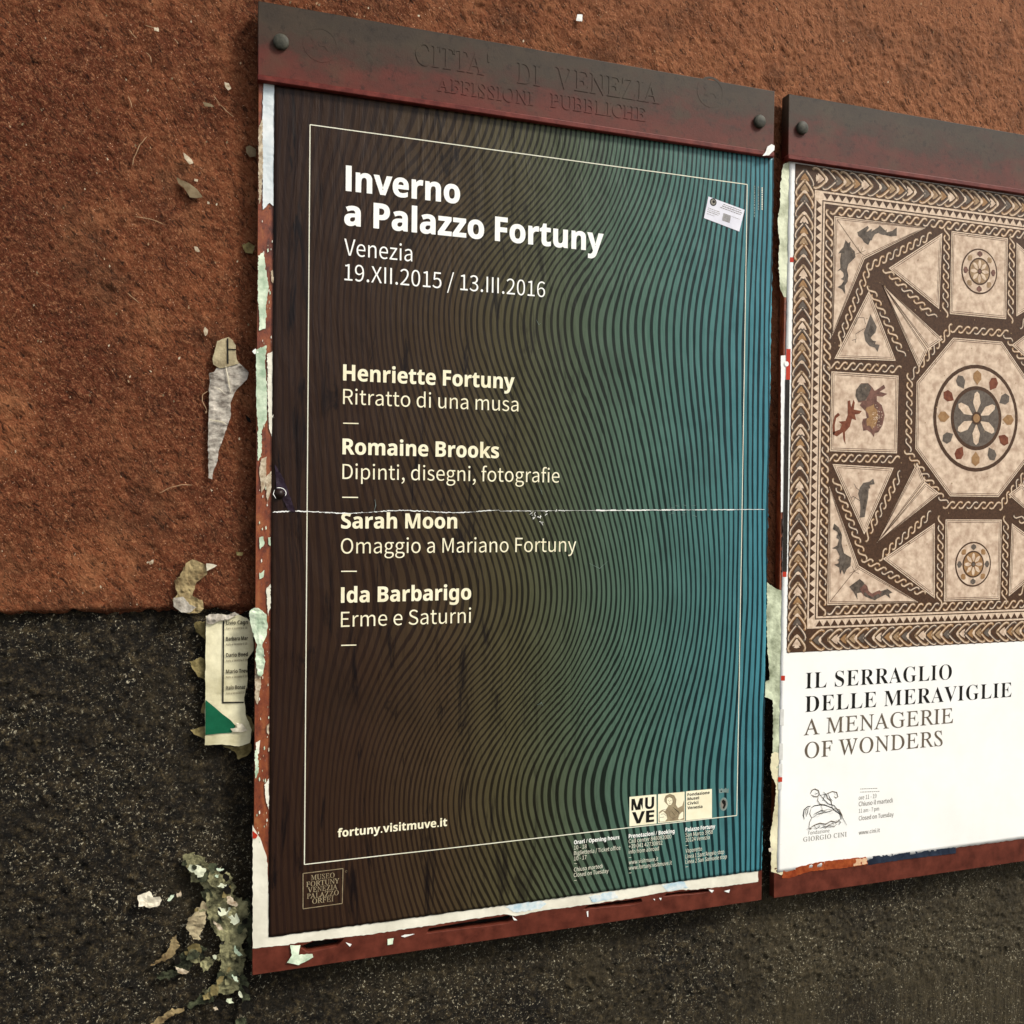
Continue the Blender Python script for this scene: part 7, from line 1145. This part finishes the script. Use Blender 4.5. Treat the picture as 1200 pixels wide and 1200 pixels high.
scrap('curled_white_corner', al([(545, 985), (575, 990), (600, 1020), (570, 1030), (530, 1028), (520, 1012), (550, 1008)]), ly - .003, M['palescrap'], LS, amp=.0005, curl=.003, seed=67)
scrap('torn_top_fluff', al([(405, 492), (420, 478), (460, 474), (500, 482), (540, 466), (560, 478), (520, 498), (470, 508), (430, 525), (408, 520)]), ly - .003, M['softpale'], LS, amp=.001, curl=.004, seed=68, freq=90)
# pale peel between list and board
scrap('mint_peel', ats([(610, 462), (632, 450), (650, 450), (690, 480), (695, 540), (688, 580), (670, 620), (682, 700), (676, 740), (665, 770), (650, 765), (636, 690), (645, 620), (622, 560), (612, 520)], -.002, 140, 600, 4), -.003, M['mintpaper'], None,
      'pale mint paper peel between the list of names and the left board', 'paper scrap', amp=.0012, curl=.003, seed=69)
# ochre stains of paste round the list
for i, p in enumerate([[(330, 1020), (360, 1012), (404, 1000), (404, 1066), (380, 1055), (350, 1040)], [(352, 520), (404, 510), (404, 600), (385, 580), (360, 560)], [(330, 700), (380, 680), (404, 690), (404, 790), (370, 770), (345, 735)],
                       [(480, 1092), (560, 1098), (612, 1080), (620, 1110), (600, 1140), (560, 1160), (540, 1120)], [(404, 880), (385, 910), (380, 940), (404, 945)], [(575, 940), (610, 960), (640, 1010), (622, 1050), (600, 1000)]]):
    scrap('paste_stain', al(p, SY_), SY_, M['ochre'], wall, amp=.0015, curl=.004, seed=70 + i)
# clump of rotten paper at the lower left
a6 = lambda p, y=SY_: ats(p, y, 140, 900, 4)
cl = thing('rotten_paper_clump', 'ragged clump of rotting yellow-green paper on the black stone, lower left of the left board', 'old paper', (*at(265, 1165, SY_)[:1], SY_, at(265, 1165, SY_)[1]))
for i, (p, m, y) in enumerate([
    ([(300, 405), (340, 395), (400, 412), (440, 480), (520, 495), (545, 560), (500, 600), (480, 625), (420, 595), (380, 540), (335, 525), (325, 480)], 'olivepaper', -.002),
    ([(405, 585), (480, 555), (540, 590), (600, 620), (605, 700), (590, 790), (560, 830), (480, 805), (440, 745), (412, 700)], 'olivepaper', -.004),
    ([(390, 612), (410, 640), (408, 700), (382, 760), (375, 796), (345, 790), (330, 760), (313, 735), (318, 700), (350, 668)], 'tanpale', -.008),
    ([(270, 775), (282, 830), (262, 870), (235, 885), (190, 905), (148, 918), (170, 900), (225, 855), (240, 820), (250, 785)], 'tanpaper', -.003),
    ([(350, 820), (410, 835), (402, 880), (345, 905), (330, 935), (290, 950), (262, 925), (262, 900), (290, 868)], 'darkolive', -.003),
    ([(470, 830), (520, 805), (562, 800), (592, 870), (570, 960), (560, 1030), (520, 1055), (470, 1045), (400, 1062), (388, 1036), (455, 1010), (478, 930)], 'olivepaper', -.003),
    ([(380, 1050), (440, 1040), (450, 1090), (400, 1100), (330, 1120), (300, 1105), (360, 1085)], 'darkolive', -.001),
    ([(130, 1212), (150, 1188), (190, 1160), (235, 1128), (300, 1115), (296, 1140), (240, 1160), (200, 1188), (160, 1212)], 'tanpaper', -.002),
    ([(540, 650), (600, 600), (625, 700), (620, 900), (590, 870), (600, 780)], 'darkolive', -.001),
    ([(170, 960), (250, 940), (290, 960), (230, 990), (180, 985)], 'darkolive', -.001),
    ([(380, 900), (420, 870), (442, 880), (430, 920), (390, 950)], 'olivepaper', -.004),
    ([(560, 950), (600, 980), (610, 1080), (580, 1110), (560, 1050)], 'darkolive', -.002),
    ([(545, 1175), (590, 1165), (605, 1200), (555, 1205)], 'darkolive', -.002),
    ([(500, 1075), (530, 1070), (535, 1095), (508, 1100)], 'greenpaper', -.003),
    ([(440, 1090), (462, 1080), (468, 1105), (446, 1116)], 'greenpaper', -.003)]):
    scrap('rotten_layer', a6(p), SY_ + y, M[m], cl, amp=.0028, curl=.0045, seed=80 + i, freq=65, cell=.0035, step=.003)
for i, p in enumerate([[(503, 588), (520, 583), (555, 625), (545, 635), (505, 622)], [(538, 815), (555, 835), (578, 860), (560, 865), (540, 848)], [(262, 912), (300, 925), (330, 935), (310, 948), (275, 942)], [(525, 950), (548, 958), (560, 985), (540, 980)],
                       [(440, 700), (470, 715), (490, 745), (460, 740)], [(225, 605), (245, 580), (262, 575), (240, 608)], [(268, 578), (290, 560), (292, 582), (275, 590)], [(455, 455), (490, 458), (480, 466), (458, 464)], [(440, 1105), (455, 1095), (465, 1112), (448, 1116)], [(440, 490), (470, 484), (462, 498)]]):
    scrap('white_fibre_patch', a6(p), SY_ - .012, M['mintpaper' if i % 2 else 'chip'], cl, amp=.0012, curl=.003, seed=100 + i, step=.002)
rk = random.Random(58)
spine = [(345, 440), (400, 470), (470, 520), (500, 560), (440, 620), (520, 650), (560, 700), (480, 700), (560, 780), (520, 850), (480, 900), (540, 930), (500, 1000), (430, 1050), (350, 870), (370, 690), (560, 1050), (300, 880)]
for i in range(60):
    c = rk.choice(spine); cx, cy = c[0] + rk.gauss(0, 20), c[1] + rk.gauss(0, 24); s = rk.uniform(12, 42); n = rk.randint(5, 8); t0 = rk.uniform(0, 6.28); el = rk.uniform(.35, 1)
    p = []
    for k in range(n):
        t = t0 + 6.283 * k / n; q = s * rk.uniform(.6, 1.2); a, b_ = q * math.cos(t), q * el * math.sin(t); p.append((cx + a * math.cos(t0) - b_ * math.sin(t0), cy + a * math.sin(t0) + b_ * math.cos(t0)))
    scrap('rotten_flake', a6(p), SY_ - rk.uniform(.005, .012), M[rk.choice(['olivepaper', 'olivepaper', 'darkolive', 'darkolive', 'paleolive', 'ochre', 'black_gap', 'black_gap'])], cl, amp=.0012, curl=.002, seed=300 + i, step=.003, cell=.004, slant=(rk.uniform(-.2, .2), rk.uniform(-.2, .2)), freq=120)
scrap('white_torn_scrap', a6([(85, 592), (115, 580), (140, 570), (152, 580), (158, 598), (192, 597), (198, 615), (188, 640), (160, 648), (140, 650), (118, 640), (92, 642)]), SY_ - .003, M['palescrap'], None,
      'isolated whitish torn scrap on the black stone, left of the yellow-green clump', 'paper scrap', amp=.0012, curl=.004, seed=110)
# flecks, chips and straw-like scratches in the plaster and stone
for i, (o, p, m) in enumerate([
    ((140, 0), [(162, 130), (184, 134), (186, 150), (164, 146)], 'chip'), ((140, 0), [(492, 385), (512, 392), (525, 415), (510, 425), (496, 408)], 'chip'),
    ((140, 0), [(268, 832), (290, 845), (330, 862), (365, 890), (390, 925), (360, 930), (330, 925), (300, 880), (276, 860)], 'ochrepale'), ((140, 0), [(300, 716), (335, 745), (348, 765), (330, 772), (306, 745)], 'chip'),
    ((140, 0), [(390, 480), (430, 488), (445, 502), (400, 500)], 'ochrepale'), ((140, 0), [(592, 690), (612, 682), (640, 700), (640, 735), (612, 738), (594, 715)], 'ochrepale'), ((140, 0), [(575, 1150), (605, 1135), (635, 1155), (625, 1190), (590, 1185)], 'ochre'),
    ((140, 0), [(350, 1155), (365, 1158), (378, 1182), (358, 1180)], 'chip'), ((140, 0), [(352, 838), (368, 842), (366, 852), (350, 850)], 'chip'), ((140, 0), [(412, 946), (422, 948), (422, 958), (412, 957)], 'chip'),
    ((440, 0), [(945, 68), (970, 70), (968, 102), (940, 98)], 'whitechip'), ((440, 0), [(198, 70), (208, 72), (206, 80), (198, 78)], 'chip'), ((140, 300), [(400, 332), (416, 348), (412, 368), (402, 376), (394, 350)], 'chip'),
    ((140, 600), [(135, 235), (160, 222), (158, 240), (142, 248)], 'chip'), ((140, 300), [(588, 745), (612, 760), (620, 785), (600, 775)], 'dark'), ((140, 300), [(425, 1092), (438, 1098), (432, 1104)], 'chip'),
    ((140, 300), [(140, 535), (152, 540), (148, 548)], 'chip'), ((140, 600), [(545, 185), (580, 190), (575, 205), (550, 202)], 'ochre')]):
    scrap('plaster_fleck', ats(p, PY_, o[0], o[1], 4), PY_ - .0005, M[m], wall, amp=.0004, curl=.001, seed=130 + i, step=.003)
rf = random.Random(77)
fib = [((140, 0), [(120, 120), (140, 125), (165, 132)]), ((140, 0), [(45, 140), (60, 160), (80, 180)]), ((140, 0), [(125, 245), (142, 262), (150, 292)]), ((140, 0), [(130, 640), (95, 680), (65, 745), (62, 775)]), ((140, 0), [(70, 1015), (140, 1025), (215, 1055)]),
       ((140, 0), [(440, 445), (470, 490), (500, 520), (535, 548)]), ((140, 0), [(255, 180), (268, 195), (275, 205)]), ((140, 300), [(190, 1112), (240, 1085), (290, 1072), (340, 1074)]), ((140, 300), [(415, 632), (390, 650), (388, 680), (410, 725)]), ((140, 300), [(38, 175), (60, 195), (95, 222)]), ((140, 0), [(40, 450), (52, 480), (60, 505)])]
for i, (o, p) in enumerate(fib):
    q = ats(p, PY_, o[0], o[1], 4); pts = []
    for k in range(len(q) - 1):
        for t in (0, .33, .66): pts.append((q[k][0] + (q[k + 1][0] - q[k][0]) * t + rf.uniform(-.0004, .0004), PY_ - .0005, q[k][1] + (q[k + 1][1] - q[k][1]) * t + rf.uniform(-.0004, .0004)))
    pts.append((q[-1][0], PY_, q[-1][1])); tube('straw_fibre', pts, .0007, M['straw'], wall)
for i in range(170):                                             # small pale grit caught in plaster and stone
    u = rf.random()
    if u < .5: px, py = rf.uniform(0, 290), rf.uniform(0, 715)
    elif u < .62: px = rf.uniform(310, 1190); py = rf.uniform(0, 1) * (px - 300) * .16
    else: px, py = (rf.uniform(0, 285), rf.uniform(730, 1200)) if rf.random() < .5 else (rf.uniform(300, 1200), rf.uniform(1150, 1200))
    yy = PY_ if (py < 715) else SY_
    s = rf.uniform(.5, 1.5)
    scrap('grit', ats([(px, py), (px + s * 2 * rf.random(), py - s), (px + s * 1.6, py + s * .8), (px + s * .5, py + s * 1.7)], yy), yy + .001, M[rf.choice(['chip', 'ochrepale', 'straw']) if py < 715 else 'stonegrit'], wall, amp=.0002, curl=.0006, seed=200 + i, step=.002)
